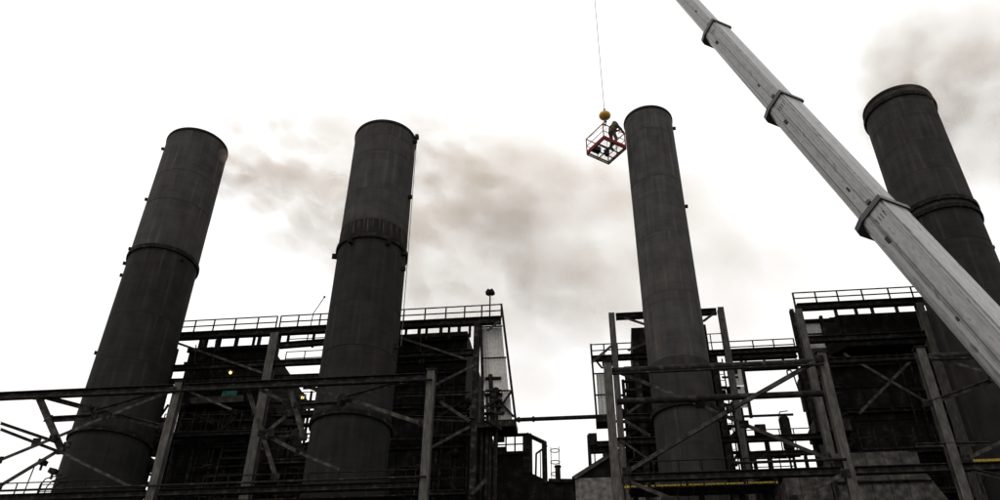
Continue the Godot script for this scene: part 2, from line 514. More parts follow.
func low_buildings():
	var b := thing("low_building", "low black building with a sloping roof edge in the gap between the two plant blocks", "building", Vector3(-3, 0, -43))
	var st := begin()
	# silhouette seen from the front: flat roof, slope down, lower flat roof
	var outline := PackedVector2Array([Vector2(-5.3, 0), Vector2(-5.3, 18.1), Vector2(-3.45, 18.1), Vector2(-3.25, 17.1), Vector2(-2.35, 16.62), Vector2(.15, 16.5), Vector2(.15, 0)])
	extrude(st, outline, -5.0, 0.0, Transform3D(Basis(Vector3.RIGHT, Vector3.BACK, Vector3.UP), Vector3(0, 0, -40)))
	part(b, "wall", done(st), "casing")
	for r in [[-5.3, 18.12, -3.4, 18.12], [-2.4, 16.66, .2, 16.54]]:
		member(b, "roof_edge", "box", .16, "dark", Vector3(r[0], r[1], -39.95), Vector3(r[2], r[3], -39.95))
	handrail(b, Vector3(-5.5, 18.15, -40.2), Vector3(-3.5, 18.15, -40.2), 4, 1.05)
	panelled(b, "casing", Vector3(-5.2, 12.5, -45), Vector3(.1, 16.3, -40), 6, 2)

	b = thing("lean_to", "concrete lean-to with a sloping roof at the foot of the slim grey smokestack", "building", Vector3(2.5, 0, -36))
	block(b, "wall", "concrete", Vector3(-1.05, 0, -39.8), Vector3(5.6, 15.95, -37.9))
	st = begin()
	extrude(st, PackedVector2Array([Vector2(-1.2, 16.0), Vector2(.9, 17.28), Vector2(1.5, 17.28), Vector2(1.5, 17.1), Vector2(.95, 17.1), Vector2(-1.0, 15.9)]), -1.8, 0.2, Transform3D(Basis(Vector3.RIGHT, Vector3.BACK, Vector3.UP), Vector3(0, 0, -38)))
	part(b, "roof", done(st), "sheeting")
	st = begin()
	extrude(st, PackedVector2Array([Vector2(-1.0, 15.95), Vector2(.95, 17.1), Vector2(1.5, 17.1), Vector2(1.5, 15.95)]), -1.7, 0.05, Transform3D(Basis(Vector3.RIGHT, Vector3.BACK, Vector3.UP), Vector3(0, 0, -38)))
	part(b, "gable", done(st), "casing")

	b = thing("low_building", "low black building in the gap beside the slim grey smokestack's portal", "building", Vector3(9, 0, -43))
	block(b, "wall", "casing", Vector3(6.3, 0, -46), Vector3(11.8, 16.5, -40))
	member(b, "roof_edge", "box", .18, "dark", Vector3(6.3, 16.55, -39.95), Vector3(11.8, 16.55, -39.95))
	handrail(b, Vector3(6.9, 16.6, -40.1), Vector3(9.3, 16.6, -40.1), 4, .85, "dark", .05)
	panelled(b, "casing", Vector3(6.3, 12.5, -46), Vector3(11.8, 16.3, -40), 6, 2)

	b = thing("ash_duct", "weathered grey sheeted duct at the foot of the hopper casing", "duct", Vector3(11, 0, -36))
	st = begin()
	extrude(st, PackedVector2Array([Vector2(9.35, 0), Vector2(9.35, 15.2), Vector2(12.45, 15.2), Vector2(13.5, 13.0), Vector2(13.9, 9), Vector2(13.9, 0)]), -4.5, 0.0, Transform3D(Basis(Vector3.RIGHT, Vector3.BACK, Vector3.UP), Vector3(0, 0, -34.1)))
	part(b, "shell", done(st), "sheeting")
	var rng := RandomNumberGenerator.new()
	rng.seed = 3
	for i in 5:
		for j in 4:
			var y1 := 15.15 - j * 1.15
			var c := Vector3(9.7 + i * .68, y1 - .57, -34.08 + rng.randf() * .012)
			part(b, "panel", unit.box, "sheeting", Transform3D(Basis.from_scale(Vector3(.655, 1.125, .05)), c))
	block(b, "side_shell", "sheeting", Vector3(7.5, 0, -37.5), Vector3(9.3, 14.45, -34.6))
	for i in 3:
		for j in 3:
			part(b, "panel", unit.box, "sheeting", Transform3D(Basis.from_scale(Vector3(.57, .95, .05)), Vector3(7.8 + i * .6, 13.95 - j * .98, -34.58 + rng.randf() * .012)))
	member(b, "seam_angle", "angle", .1, "dark", Vector3(9.3, 13.9, -34.0), Vector3(13.0, 13.9, -34.0))
	member(b, "seam_angle", "angle", .1, "dark", Vector3(9.33, 10, -34.0), Vector3(9.33, 15.2, -34.0))

# ------------------------------------------------------------------ smokestacks
func smokestack(label: String, x: float, top: float, r0: float, r1: float, seams: Array, flanges: Array, material: String, lower: String, split: float, sd: int) -> Node3D:
	var s := thing("smokestack", label, "smokestack", Vector3(x, 0, STACKS), "smokestacks in a row")
	var rng := RandomNumberGenerator.new()
	rng.seed = sd
	var cuts := seams.duplicate()
	cuts.append_array(flanges.slice(1))
	cuts.append_array([14.3, 11.6, 8.8, 6.0, 3.0, 0.0])
	cuts.sort()
	cuts.append(top)
	for k in cuts.size() - 1:
		var y0: float = cuts[k]
		var y1: float = cuts[k + 1]
		var e := rng.randf_range(0.0, .012)
		var ra := lerpf(r0, r1, y0 / top) + e
		var rb := lerpf(r0, r1, y1 / top) + e
		var ring := lathe([Vector2(ra - .012, y0), Vector2(ra, y0 + .02), Vector2(rb, y1 - .02), Vector2(rb - .012, y1)], 72, 36.0, rng.randf() * 36.0)
		var coat := material if y0 >= split else lower
		var o := part(s, "shell_course", ring, coat, Transform3D(Basis(Vector3.UP, rng.randf() * TAU), Vector3(x, 0, STACKS)))
		o.cast_shadow = GeometryInstance3D.SHADOW_CASTING_SETTING_ON
		# a vertical weld strip on each course
		var t := rng.randf_range(.5, 2.6)
		var d := Vector3(cos(t), 0, sin(t))
		member(s, "weld_seam", "box", .035, coat, Vector3(x, y0 + .05, STACKS) + d * (ra - .008), Vector3(x, y1 - .05, STACKS) + d * (rb - .008), d)
	part(s, "lining", lathe([Vector2(r1 - .06, top - .05), Vector2(r1 - .1, top - 9.0), Vector2(.01, top - 9.0)], 48), "soot", Transform3D(Basis(), Vector3(x, 0, STACKS)))
	for k in flanges.size():
		var y: float = flanges[k]
		var r := lerpf(r0, r1, y / top)
		if k == 0:
			part(s, "rim", lathe([Vector2(r - .03, top - .17), Vector2(r + .045, top - .15), Vector2(r + .055, top - .03), Vector2(r + .04, top + .02), Vector2(r - .07, top + .02), Vector2(r - .07, top - .3)], 72), "dark", Transform3D(Basis(), Vector3(x, 0, STACKS)))
		else:
			part(s, "flange", lathe([Vector2(r - .03, y - .13), Vector2(r + .11, y - .12), Vector2(r + .12, y - .02), Vector2(r - .03, y - .015), Vector2(r + .1, y + .0), Vector2(r + .11, y + .1), Vector2(r - .03, y + .12)], 72), "dark", Transform3D(Basis(), Vector3(x, 0, STACKS)))
			for j in 28:
				var t := TAU * (j + .3) / 28.0
				var d := Vector3(cos(t), 0, sin(t))
				member(s, "bolt", "pipe", .07, "dark", Vector3(x, y - .16, STACKS) + d * (r + .07), Vector3(x, y + .14, STACKS) + d * (r + .07), d)
	return s

func lug(s: Node3D, x: float, y: float, r: float, deg: float, size := .16):
	var d := Vector3(cos(deg_to_rad(deg)), 0, -sin(deg_to_rad(deg)))
	member(s, "lug", "box", size * .7, "dark", Vector3(x, y, STACKS) + d * (r - .03), Vector3(x, y, STACKS) + d * (r + size), Vector3.UP, size)

func smokestacks():
	var s := smokestack("soot-dark smokestack with small lugs down its edge, crossed by the bracing beside open sky", -22.44, 35.8, 1.84, 1.72, [32.66, 30.58, 23.41, 20.86], [35.8, 27.37, 17.25], "stack_dark", "stack_soot", 27.3, 1)
	for y in [35.2, 31.4, 28.0, 26.3, 21.7]:
		lug(s, -22.44, y, 1.75, 205.0)
	lug(s, -22.44, 26.95, 1.77, -30.0)
	lug(s, -22.44, 26.95, 1.77, 210.0)
	s = smokestack("dark smokestack with a streaky banded ring and a cable down its side", -11.0, 35.25, 1.86, 1.72, [34.2, 33.0, 30.39, 28.32, 23.35, 20.9], [35.25, 27.17, 17.55], "stack_dark", "stack_soot", 27.1, 2)
	part(s, "rust_band", lathe([Vector2(1.755, 27.35), Vector2(1.775, 27.4), Vector2(1.77, 28.26), Vector2(1.75, 28.3)], 72), "band", Transform3D(Basis(), Vector3(-11, 0, STACKS)))
	for deg in [-14.0, 197.0, 250.0, 310.0]:
		lug(s, -11.0, 26.85, 1.78, deg, .24)
	var pts := []
	for y in [34.75, 30.7, 27.0, 26.0, 21.5]:
		var d := Vector3(cos(.16), 0, sin(.16))
		lug(s, -11.0, y, 1.74, -9.0, .2)
		pts.append(Vector3(-11.0, y, STACKS) + d * (1.92 + .012 * (35 - y)))
	for k in 4:
		member(s, "cable", "pipe", .035, "rope", pts[k], pts[k + 1])
	block(s, "junction_box", "dark", Vector3(-9.2, 35.0, -34.85), Vector3(-9.02, 35.25, -34.6))
	s = smokestack("slimmer plain grey smokestack with no smoke, beside the hanging red basket", 3.93, 35.2, 1.44, 1.30, [33.62, 30.23, 26.64, 23.22, 19.76], [35.2, 17.5], "stack_grey", "stack_black", 19.0, 3)
	lug(s, 3.93, 34.5, 1.3, -5.0)
	lug(s, 3.93, 29.0, 1.31, -5.0)
	s = smokestack("soot-black smokestack partly hidden by the crane boom, white smoke at its mouth", 17.24, 34.9, 1.86, 1.72, [32.81, 31.07, 29.21, 24.97, 22.0], [34.9, 34.3, 27.3, 26.8], "stack_black", "stack_soot", 26.7, 4)
	lug(s, 17.24, 31.2, 1.73, 0.0)
	lug(s, 17.24, 25.3, 1.76, -8.0)

# ------------------------------------------------------------------ front frames
func front_frames():
	var f := thing("bracing_frame", "steel bracing frame crossing in front of the first two smokestacks", "steel frame", Vector3(-17.5, 0, FRONT), "front bracing frames")
	for x in [-28.4, -17.5, -6.6]:
		member(f, "column", "ibeam", .33, "column", Vector3(x, 0, FRONT), Vector3(x, 18.1, FRONT), Vector3.BACK)
		member(f, "cap_plate", "box", .42, "dark", Vector3(x, 18.1, FRONT), Vector3(x, 18.16, FRONT), Vector3.BACK)
	for a in [[-28.4, -17.75], [-17.25, -6.85]]:
		member(f, "beam", "ibeam", .3, "pipe", Vector3(a[0], 17.86, FRONT), Vector3(a[1], 17.86, FRONT), Vector3.UP, .29)
		member(f, "lower_beam", "ibeam", .26, "pipe", Vector3(a[0], 13.28, FRONT), Vector3(a[1], 13.28, FRONT), Vector3.UP, .26)
	member(f, "conduit", "pipe", .1, "dark", Vector3(-28.4, 17.6, FRONT + .26), Vector3(-6.5, 17.6, FRONT + .26))
	member(f, "conduit", "pipe", .09, "dark", Vector3(-28.4, 13.5, FRONT + .26), Vector3(-6.5, 13.5, FRONT + .26))
	for c in [Vector3(-21.35, 17.05, FRONT + .14), Vector3(-23.1, 15.6, FRONT + .14), Vector3(-10.2, 16.95, FRONT + .14), Vector3(-13.05, 15.6, FRONT + .14)]:
		part(f, "gusset", unit.tube, "dark", Transform3D(Basis(Vector3(.36, 0, 0), Vector3(0, .32, 0), Vector3(0, 0, .05)), c))
	for x in [-17.5, -6.6]:
		member(f, "tie_beam", "ibeam", .2, "dark", Vector3(x, 12.2, FRONT - .25), Vector3(x, 12.2, DECK + .2))
	rows(f, LEFT_FRAME, true)

	f = thing("bracing_frame", "steel bracing frame with crossed braces in front of the slim grey smokestack and hopper", "steel frame", Vector3(9, 0, FRONT), "front bracing frames")
	for x in [.65, 9.05, 12.8, 24.0]:
		member(f, "column", "ibeam", .33, "column", Vector3(x, 0, FRONT), Vector3(x, 18.1, FRONT), Vector3.BACK)
		member(f, "cap_plate", "box", .42, "dark", Vector3(x, 18.1, FRONT), Vector3(x, 18.16, FRONT), Vector3.BACK)
	for a in [[.9, 8.8], [13.05, 23.7]]:
		member(f, "beam", "pipe", .3, "pipe", Vector3(a[0], 17.75, FRONT), Vector3(a[1], 17.75, FRONT))
	member(f, "beam", "ibeam", .22, "dark", Vector3(9.3, 17.75, FRONT), Vector3(12.55, 17.75, FRONT))
	member(f, "beam", "pipe", .26, "pipe", Vector3(.9, 16.4, FRONT), Vector3(8.8, 16.4, FRONT))
	for a in [[.9, 8.8], [9.3, 12.55], [13.05, 23.7]]:
		member(f, "lower_beam", "ibeam", .26, "pipe", Vector3(a[0], 13.28, FRONT), Vector3(a[1], 13.28, FRONT), Vector3.UP, .28)
	member(f, "conduit", "pipe", .1, "dark", Vector3(.8, 17.5, FRONT + .26), Vector3(9, 17.5, FRONT + .26))
	member(f, "conduit", "pipe", .11, "dark", Vector3(4.9, 13.62, FRONT + .28), Vector3(9.0, 13.62, FRONT + .28))
	member(f, "conduit", "pipe", .1, "dark", Vector3(13.0, 17.5, FRONT + .26), Vector3(23.7, 17.5, FRONT + .26))
	for x in [.65, 9.05, 12.8]:
		member(f, "tie_beam", "ibeam", .2, "dark", Vector3(x, 12.2, FRONT - .25), Vector3(x, 12.2, DECK + .2))
	part(f, "gusset", unit.tube, "dark", Transform3D(Basis(Vector3(.5, 0, 0), Vector3(0, .4, 0), Vector3(0, 0, .05)), Vector3(4.75, 15.6, FRONT)))
	rows(f, RIGHT_FRAME, true)

# ------------------------------------------------------------------ decks, portal, screens
func boiler_decks():
	var d := thing("boiler_deck", "long railed steel deck on columns above the first two boilers", "platform", Vector3(-13, 0, DECK), "railed decks above the boilers")
	for a in [[-22.3, .3, "dark"], [-16.5, .46, "column"], [-5.74, .3, "dark"]]:
		member(d, "column", "ibeam", a[1], a[2], Vector3(a[0], 0, DECK), Vector3(a[0], 24.2, DECK), Vector3.BACK)
	member(d, "beam", "ibeam", .3, "dark", Vector3(-22.4, 24.36, DECK), Vector3(-4.5, 24.36, DECK), Vector3.UP, .38)
	for k in 22:
		part(d, "deck_plank", unit.box, "dark", Transform3D(Basis.from_scale(Vector3(.79, .05, .85)), Vector3(-22.0 + k * .81, 24.6, DECK - .38)))
	member(d, "beam", "ibeam", .24, "dark", Vector3(-22.4, 22.45, DECK), Vector3(-13.0, 22.45, DECK), Vector3.UP, .3)
	member(d, "beam", "ibeam", .24, "dark", Vector3(-16.2, 23.5, DECK), Vector3(-12.8, 23.62, DECK), Vector3.UP, .3)
	member(d, "beam", "ibeam", .24, "dark", Vector3(-10.8, 22.55, DECK), Vector3(-5.9, 22.55, DECK), Vector3.UP, .3)
	member(d, "beam", "ibeam", .2, "dark", Vector3(-22.4, 21.9, DECK - .4), Vector3(-12.9, 21.8, DECK - .4), Vector3.UP, .26)
	for a in [[-22.2, -16.6, 5], [-16.4, -13.0, 3], [-10.6, -4.5, 6]]:
		handrail(d, Vector3(a[0], 24.55, DECK), Vector3(a[1], 24.55, DECK), a[2], .78)
	for a in [[23.7, 1.0], [22.6, .85]]:
		handrail(d, Vector3(-16.0, a[0], DECK - .6), Vector3(-12.8, a[0], DECK - .6), 3, a[1], "dark", .05)
	for x in [-20.9, -20.55, -19.8, -18.9, -17.9, -16.0, -14.6, -9.6, -8.5, -7.3, -6.2]:
		member(d, "hanger", "box", .12, "dark", Vector3(x, 23.7 + .1 * sin(x * 7.0), DECK - .5), Vector3(x, 24.4, DECK - .5), Vector3.BACK)
	member(d, "edge_strut", "pipe", .12, "dark", Vector3(-4.5, 25.35, DECK), Vector3(-3.75, 18.75, DECK))
	member(d, "edge_strut", "ibeam", .14, "dark", Vector3(-5.55, 24.2, DECK), Vector3(-5.3, 18.7, DECK), Vector3.BACK)
	block(d, "end_platform", "dark", Vector3(-5.6, 18.45, -38.6), Vector3(-3.75, 18.8, DECK + .05))
	for k in 3:
		var y := 24.15 - k * 1.85
		var s := k * .21
		sheet(d, Vector3(-5.6 + s * .6, y, -37.85), Vector3(-4.5 + s, y, -37.85), Vector3(.15, -1.8, 0))
		member(d, "screen_rail", "angle", .07, "dark", Vector3(-5.65 + s * .6, y + .02, -37.77), Vector3(-4.46 + s, y + .02, -37.77))
	rows(d, LEFT_DECK)
	for y in [19.3, 20.3, 21.2]:
		member(d, "valve_pipe", "pipe", .16, "dark", Vector3(-5.3, y, -37.8), Vector3(-4.5 + (21 - y) * .1, y, -37.8))
	member(d, "valve_pipe", "pipe", .2, "dark", Vector3(-4.9, 18.8, -37.8), Vector3(-5.05, 21.4, -37.8))
	member(d, "screen_brace", "angle", .12, "dark", Vector3(-5.0, 18.8, -37.7), Vector3(-3.95, 20.4, -37.7))
	member(d, "screen_brace", "angle", .12, "dark", Vector3(-5.0, 20.4, -37.7), Vector3(-3.85, 19.0, -37.7))

	d = thing("stack_portal", "steel portal frame standing around the slim grey smokestack", "steel frame", Vector3(3.9, 0, DECK))
	for x in [1.17, 6.62]:
		member(d, "column", "ibeam", .3, "column", Vector3(x, 0, DECK), Vector3(x, 24.4, DECK), Vector3.BACK)
	member(d, "beam", "ibeam", .26, "dark", Vector3(1.38, 24.22, DECK), Vector3(6.41, 24.22, DECK), Vector3.UP, .3)
	for y in [21.9, 17.4]:
		member(d, "beam", "ibeam", .24, "dark", Vector3(.05, y, DECK - .05), Vector3(10.0, y, DECK - .05), Vector3.UP, .26)
	member(d, "beam", "pipe", .12, "dark", Vector3(.8, 18.5, DECK), Vector3(9.1, 18.5, DECK))
	for x in [2.2, 5.95]:
		member(d, "column", "ibeam", .3, "dark", Vector3(x, 0, DECK - .2), Vector3(x, 22.0, DECK - .2), Vector3.BACK)
	handrail(d, Vector3(.05, 21.95, DECK), Vector3(2.1, 21.95, DECK), 3, .72, "dark", .06)
	handrail(d, Vector3(5.3, 21.95, DECK), Vector3(6.5, 21.95, DECK), 2, 1.0, "dark", .05)
	member(d, "edge_strut", "pipe", .1, "dark", Vector3(.03, 22.7, DECK), Vector3(.1, 18.8, DECK))
	member(d, "hose", "pipe", .1, "dark", Vector3(.15, 21.9, DECK), Vector3(.5, 21.35, DECK))
	member(d, "hose", "pipe", .1, "dark", Vector3(.5, 21.35, DECK), Vector3(1.0, 21.4, DECK))
	for k in 2:
		sheet(d, Vector3(.2, 21.2 - k * 1.16, -37.9), Vector3(.95, 21.2 - k * 1.16, -37.9), Vector3(0, -1.12, 0))
		sheet(d, Vector3(6.85, 21.4 - k * 1.16, -37.9), Vector3(7.2, 21.4 - k * 1.16, -37.9), Vector3(0, -1.12, 0))
		member(d, "screen_rail", "angle", .06, "dark", Vector3(.1, 21.22 - k * 1.16, -37.84), Vector3(1.0, 21.22 - k * 1.16, -37.84))
	member(d, "screen_post", "ibeam", .14, "dark", Vector3(7.28, 18.6, -37.9), Vector3(7.28, 22.0, -37.9), Vector3.BACK)
	block(d, "end_platform", "dark", Vector3(.05, 18.5, -38.3), Vector3(1.0, 18.85, DECK + .05))
	rows(d, PORTAL)

	d = thing("boiler_deck", "railed steel deck above the broad hopper, reaching behind the crane boom", "platform", Vector3(16, 0, DECK), "railed decks above the boilers")
	for a in [[10.36, .34, "column"], [16.12, .34, "column"], [22.5, .34, "dark"]]:
		member(d, "column", "ibeam", a[1], a[2], Vector3(a[0], 0, DECK), Vector3(a[0], 24.05, DECK), Vector3.BACK)
	member(d, "beam", "ibeam", .3, "dark", Vector3(10.35, 24.22, DECK), Vector3(23, 24.22, DECK), Vector3.UP, .34)
	for k in 15:
		part(d, "deck_plank", unit.box, "dark", Transform3D(Basis.from_scale(Vector3(.82, .05, .7)), Vector3(10.8 + k * .84, 24.43, DECK - .35)))
	member(d, "beam", "ibeam", .26, "dark", Vector3(10.2, 22.35, DECK), Vector3(17.5, 22.35, DECK), Vector3.UP, .32)
	member(d, "beam", "ibeam", .14, "dark", Vector3(10.4, 23.75, DECK - .6), Vector3(12.2, 23.75, DECK - .6), Vector3.UP, .16)
	handrail(d, Vector3(10.3, 24.4, DECK), Vector3(16.0, 24.4, DECK), 5, .68)
	handrail(d, Vector3(16.0, 24.4, DECK), Vector3(22.4, 24.4, DECK), 5, .68)
	member(d, "rail_post", "pipe", .1, "dark", Vector3(10.25, 21.9, DECK), Vector3(10.3, 25.08, DECK))
	member(d, "edge_strut", "ibeam", .2, "dark", Vector3(10.12, 17.5, -38.0), Vector3(10.18, 24.4, -38.0), Vector3.BACK)
	for k in 2:
		sheet(d, Vector3(10.55, 23.8 - k * .78, -38.2), Vector3(11.5, 23.8 - k * .78, -38.2), Vector3(0, -.75, 0))
	member(d, "screen_rail", "angle", .06, "dark", Vector3(10.5, 23.03, -38.14), Vector3(11.55, 23.03, -38.14))
	member(d, "screen_post", "ibeam", .16, "dark", Vector3(11.55, 22.4, -38.1), Vector3(11.55, 24.0, -38.1), Vector3.BACK)
	for k in 4:
		member(d, "valve_pipe", "pipe", .2, "dark", Vector3(10.3 + k * .35, 18.2, -38.4), Vector3(10.4 + k * .35, 22.2, -38.4))
	block(d, "end_platform", "dark", Vector3(10.0, 17.7, -39.2), Vector3(11.6, 18.3, DECK - .2))
	for a in [[Vector3(12.0, 21.5, DECK), Vector3(15.8, 18.2, DECK)], [Vector3(12.0, 18.4, DECK), Vector3(15.9, 21.8, DECK)]]:
		member(d, "brace", "angle", .13, "grey_angle", a[0], a[1])

# ------------------------------------------------------------------ walkways and pipes
func walkways_and_pipes():
	var w := thing("walkway_bridge", "short railed walkway bridge from the portal to the hopper deck", "walkway", Vector3(8.5, 21.6, -38.5))
	member(w, "beam", "ibeam", .3, "dark", Vector3(6.85, 22.15, -38.5), Vector3(10.1, 22.15, -38.5), Vector3.UP, .36)
	member(w, "beam", "ibeam", .24, "dark", Vector3(7.0, 21.5, -38.5), Vector3(10.0, 21.5, -38.5), Vector3.UP, .26)
	for k in 4:
		part(w, "deck_plank", unit.box, "dark", Transform3D(Basis.from_scale(Vector3(.78, .05, .7)), Vector3(7.25 + k * .8, 22.37, -38.85)))
	handrail(w, Vector3(6.9, 22.35, -38.5), Vector3(10.1, 22.35, -38.5), 3, .68, "dark", .06)
	for x in [7.6, 8.5, 9.4]:
		member(w, "hanger", "box", .1, "dark", Vector3(x, 21.6, -38.5), Vector3(x, 22.0, -38.5), Vector3.BACK)

	var t := thing("tie_pipe", "thin dark pipe spanning the open gap between the two plant blocks", "pipe", Vector3(-1.5, 18.78, DECK))
	member(t, "pipe", "pipe", .2, "dark", Vector3(-3.75, 18.78, DECK), Vector3(.9, 18.78, DECK))
	for x in [-3.6, -2.9]:
		member(t, "clamp", "pipe", .28, "dark", Vector3(x - .05, 18.78, DECK), Vector3(x + .05, 18.78, DECK))

	t = thing("yellow_handrail", "faded yellow rail at the foot of the slim grey smokestack", "handrail", Vector3(4, 13.4, -33))
	for a in [[1.0, 1.9], [2.05, 3.4], [3.5, 5.6], [5.7, 6.9]]:
		member(t, "rail", "tube", .09, "yellow_paint", Vector3(a[0], 13.66, -33), Vector3(a[1], 13.66, -33))
	for x in [1.0, 2.0, 3.45, 5.65, 6.9]:
		member(t, "rail_post", "pipe", .09, "dark", Vector3(x, 12.7, -33), Vector3(x, 13.85, -33))
	t = thing("yellow_handrail", "short faded yellow rail low beside the crane boom", "handrail", Vector3(15, 13.4, -33))
	member(t, "rail", "tube", .1, "yellow_paint", Vector3(14.3, 14.27, -33), Vector3(17.5, 14.27, -33))
	for x in [14.3, 15.9, 17.5]:
		member(t, "rail_post", "pipe", .08, "dark", Vector3(x, 13.0, -33), Vector3(x, 14.3, -33))

	# service platforms at the foot of the stacks
	for a in [[-28.0, -20.2, "railed service platform below the bracing beside open sky", 8], [-16.0, -7.2, "railed service platform at the foot of the banded smokestack", 8], [1.2, 6.6, "railed service platform at the foot of the slim grey smokestack", 6]]:
		var p := thing("service_platform", a[2], "platform", Vector3((a[0] + a[1]) / 2, 0, -32.2), "service platforms at the smokestack feet")
		for k in int((a[1] - a[0]) / .6):
			part(p, "deck_plank", unit.box, "dark", Transform3D(Basis.from_scale(Vector3(.58, .05, 1.0)), Vector3(a[0] + .3 + k * .6, 13.2, -32.3)))
		for x in [a[0] + .2, (a[0] + a[1]) / 2, a[1] - .2]:
			member(p, "leg", "ibeam", .2, "dark", Vector3(x, 0, -32.6), Vector3(x, 13.15, -32.6), Vector3.BACK)
		handrail(p, Vector3(a[0], 13.25, -32), Vector3(a[1], 13.25, -32), a[3], 1.05, "dark", .05)

	# round flue elbow under stack 4 behind the boom
	var f := thing("flue_elbow", "grey round flue bending up under the smokestack behind the crane boom", "duct", Vector3(17.5, 0, -38))
	var pts := []
	for k in 9:
		var u := k / 8.0 * PI / 2
		pts.append(Vector3(18.6 - 1.5 * cos(u), 17.0 + 2.6 * sin(u), -38.2))
	for k in 8:
		member(f, "segment", "pipe", 1.9, "sheeting", pts[k], pts[k].lerp(pts[k + 1], 1.12))
	member(f, "riser", "pipe", 1.9, "sheeting", Vector3(17.1, 0, -38.2), Vector3(17.1, 17.0, -38.2))
	for y in [12.0, 14.5, 17.0]:
		part(f, "flange", lathe([Vector2(.9, -.06), Vector2(1.08, -.05), Vector2(1.08, .05), Vector2(.9, .06)], 32), "dark", Transform3D(Basis(), Vector3(17.1, y, -38.2)))

# ------------------------------------------------------------------ smaller things
func clutter():
	# stair inside the first boiler block
	var s := thing("steel_stair", "dim steel stair under the deck beside the yellow bulbs", "stair", Vector3(-17.6, 0, -38.4))
	for side in [-18.55, -17.0]:
		member(s, "stringer", "box", .1, "dark", Vector3(side, 14.0, -38.0), Vector3(side - .1, 20.3, -38.9), Vector3.BACK, .25)
	for k in 14:
		part(s, "tread", unit.box, "dark", Transform3D(Basis.from_scale(Vector3(1.4, .06, .26)), Vector3(-17.8, 14.3 + k * .43, -38.05 - k * .06)))
	for x in [-18.5, -17.0]:
		member(s, "post", "ibeam", .16, "dark", Vector3(x, 0, -38.9), Vector3(x, 20.6, -38.9), Vector3.BACK)
	# gooseneck and equipment on the low roof
	var g := thing("vent_pipe", "bent black vent pipe rising from the low roof between the blocks", "pipe", Vector3(-2.57, 16.6, -40))
	member(g, "riser", "pipe", .26, "dark", Vector3(-2.57, 16.5, -40), Vector3(-2.57, 18.65, -40))
	member(g, "arm", "pipe", .22, "dark", Vector3(-2.5, 18.6, -40), Vector3(-3.45, 19.12, -40))
	member(g, "arm", "pipe", .18, "dark", Vector3(-3.4, 19.1, -40), Vector3(-4.6, 19.1, -40))
	g = thing("vent_pipe", "thin hooked vent pipe beside the bent black one", "pipe", Vector3(-3.05, 16.9, -40.3))
	member(g, "riser", "pipe", .1, "dark", Vector3(-3.05, 16.8, -40.3), Vector3(-3.0, 18.2, -40.3))
	member(g, "arm", "pipe", .1, "dark", Vector3(-3.0, 18.2, -40.3), Vector3(-2.45, 18.6, -40.3))
	member(g, "stay", "pipe", .05, "dark", Vector3(-2.8, 16.7, -40.3), Vector3(-2.8, 18.4, -40.3))
	g = thing("roof_cabinet", "black equipment cabinet with a side duct on the low roof between the blocks", "cabinet", Vector3(-3.5, 18.15, -40))
	block(g, "box", "dark", Vector3(-3.65, 17.1, -40.5), Vector3(-3.2, 19.15, -39.95), "tube")
	block(g, "side_duct", "dark", Vector3(-5.0, 18.9, -40.4), Vector3(-4.6, 19.35, -40.0), "tube")
	block(g, "pump", "dark", Vector3(-5.2, 18.15, -40.6), Vector3(-4.5, 18.55, -40.1), "tube")
	g = thing("ladder_cage", "thin pale ladder cage on the low roof between the blocks", "ladder", Vector3(-2.0, 16.6, -40))
	for x in [-2.25, -1.85]:
		member(g, "stile", "pipe", .035, "dark", Vector3(x, 16.6, -40), Vector3(x, 18.4, -40))
	for y in [17.0, 17.6, 18.2]:
		part(g, "hoop", lathe([Vector2(.22, -.02), Vector2(.24, -.02), Vector2(.24, .02), Vector2(.22, .02)], 20), "dark", Transform3D(Basis(), Vector3(-2.05, y, -40)))
	g = thing("roof_stub", "short black stub pipe on the low roof beside the ladder cage", "pipe", Vector3(-1.9, 16.6, -39.9))
	member(g, "pipe", "pipe", .26, "dark", Vector3(-1.93, 16.5, -39.9), Vector3(-1.93, 17.3, -39.9))
	member(g, "cap", "pipe", .34, "dark", Vector3(-1.93, 17.3, -39.9), Vector3(-1.93, 17.36, -39.9))
	g = thing("hoist_post", "black post with a boxy head beside the slim grey smokestack's lean-to", "post", Vector3(-.3, 0, -39))
	member(g, "post", "ibeam", .16, "dark", Vector3(-.34, 0, -39), Vector3(-.34, 18.5, -39), Vector3.BACK)
	block(g, "head", "dark", Vector3(-.36, 17.95, -39.3), Vector3(.06, 18.55, -38.85), "tube")
	member(g, "arm", "ibeam", .26, "dark", Vector3(-.3, 17.72, -39), Vector3(.75, 17.72, -39))
	member(g, "stay", "pipe", .06, "dark", Vector3(-.1, 16.6, -39), Vector3(-.1, 17.7, -39))
	member(g, "drum", "pipe", .35, "dark", Vector3(.45, 17.0, -39), Vector3(.45, 17.55, -39))
	g = thing("hoist_post", "black post with a flat head in the gap beside the hanging tank", "post", Vector3(7.8, 16.5, -39))
	member(g, "post", "ibeam", .2, "dark", Vector3(7.85, 0, -39), Vector3(8.0, 18.2, -39), Vector3.BACK)
	block(g, "head", "dark", Vector3(7.55, 18.3, -39.3), Vector3(8.05, 18.66, -38.8), "tube")
	member(g, "arm", "ibeam", .24, "dark", Vector3(6.6, 17.3, -39.2), Vector3(8.0, 17.35, -39.2))
	g = thing("tank", "black upright tank hanging in the gap beside the hopper deck", "tank", Vector3(9.0, 17.3, -39))
	part(g, "shell", lathe([Vector2(0, 17.35), Vector2(.22, 17.4), Vector2(.25, 17.5), Vector2(.25, 18.95), Vector2(.2, 19.05), Vector2(0, 19.1)], 24), "dark", Transform3D(Basis(), Vector3(8.98, 0, -39)))
	member(g, "leg", "pipe", .1, "dark", Vector3(8.9, 16.5, -39), Vector3(8.9, 17.4, -39))
	member(g, "leg", "pipe", .1, "dark", Vector3(9.1, 16.5, -39), Vector3(9.1, 17.4, -39))
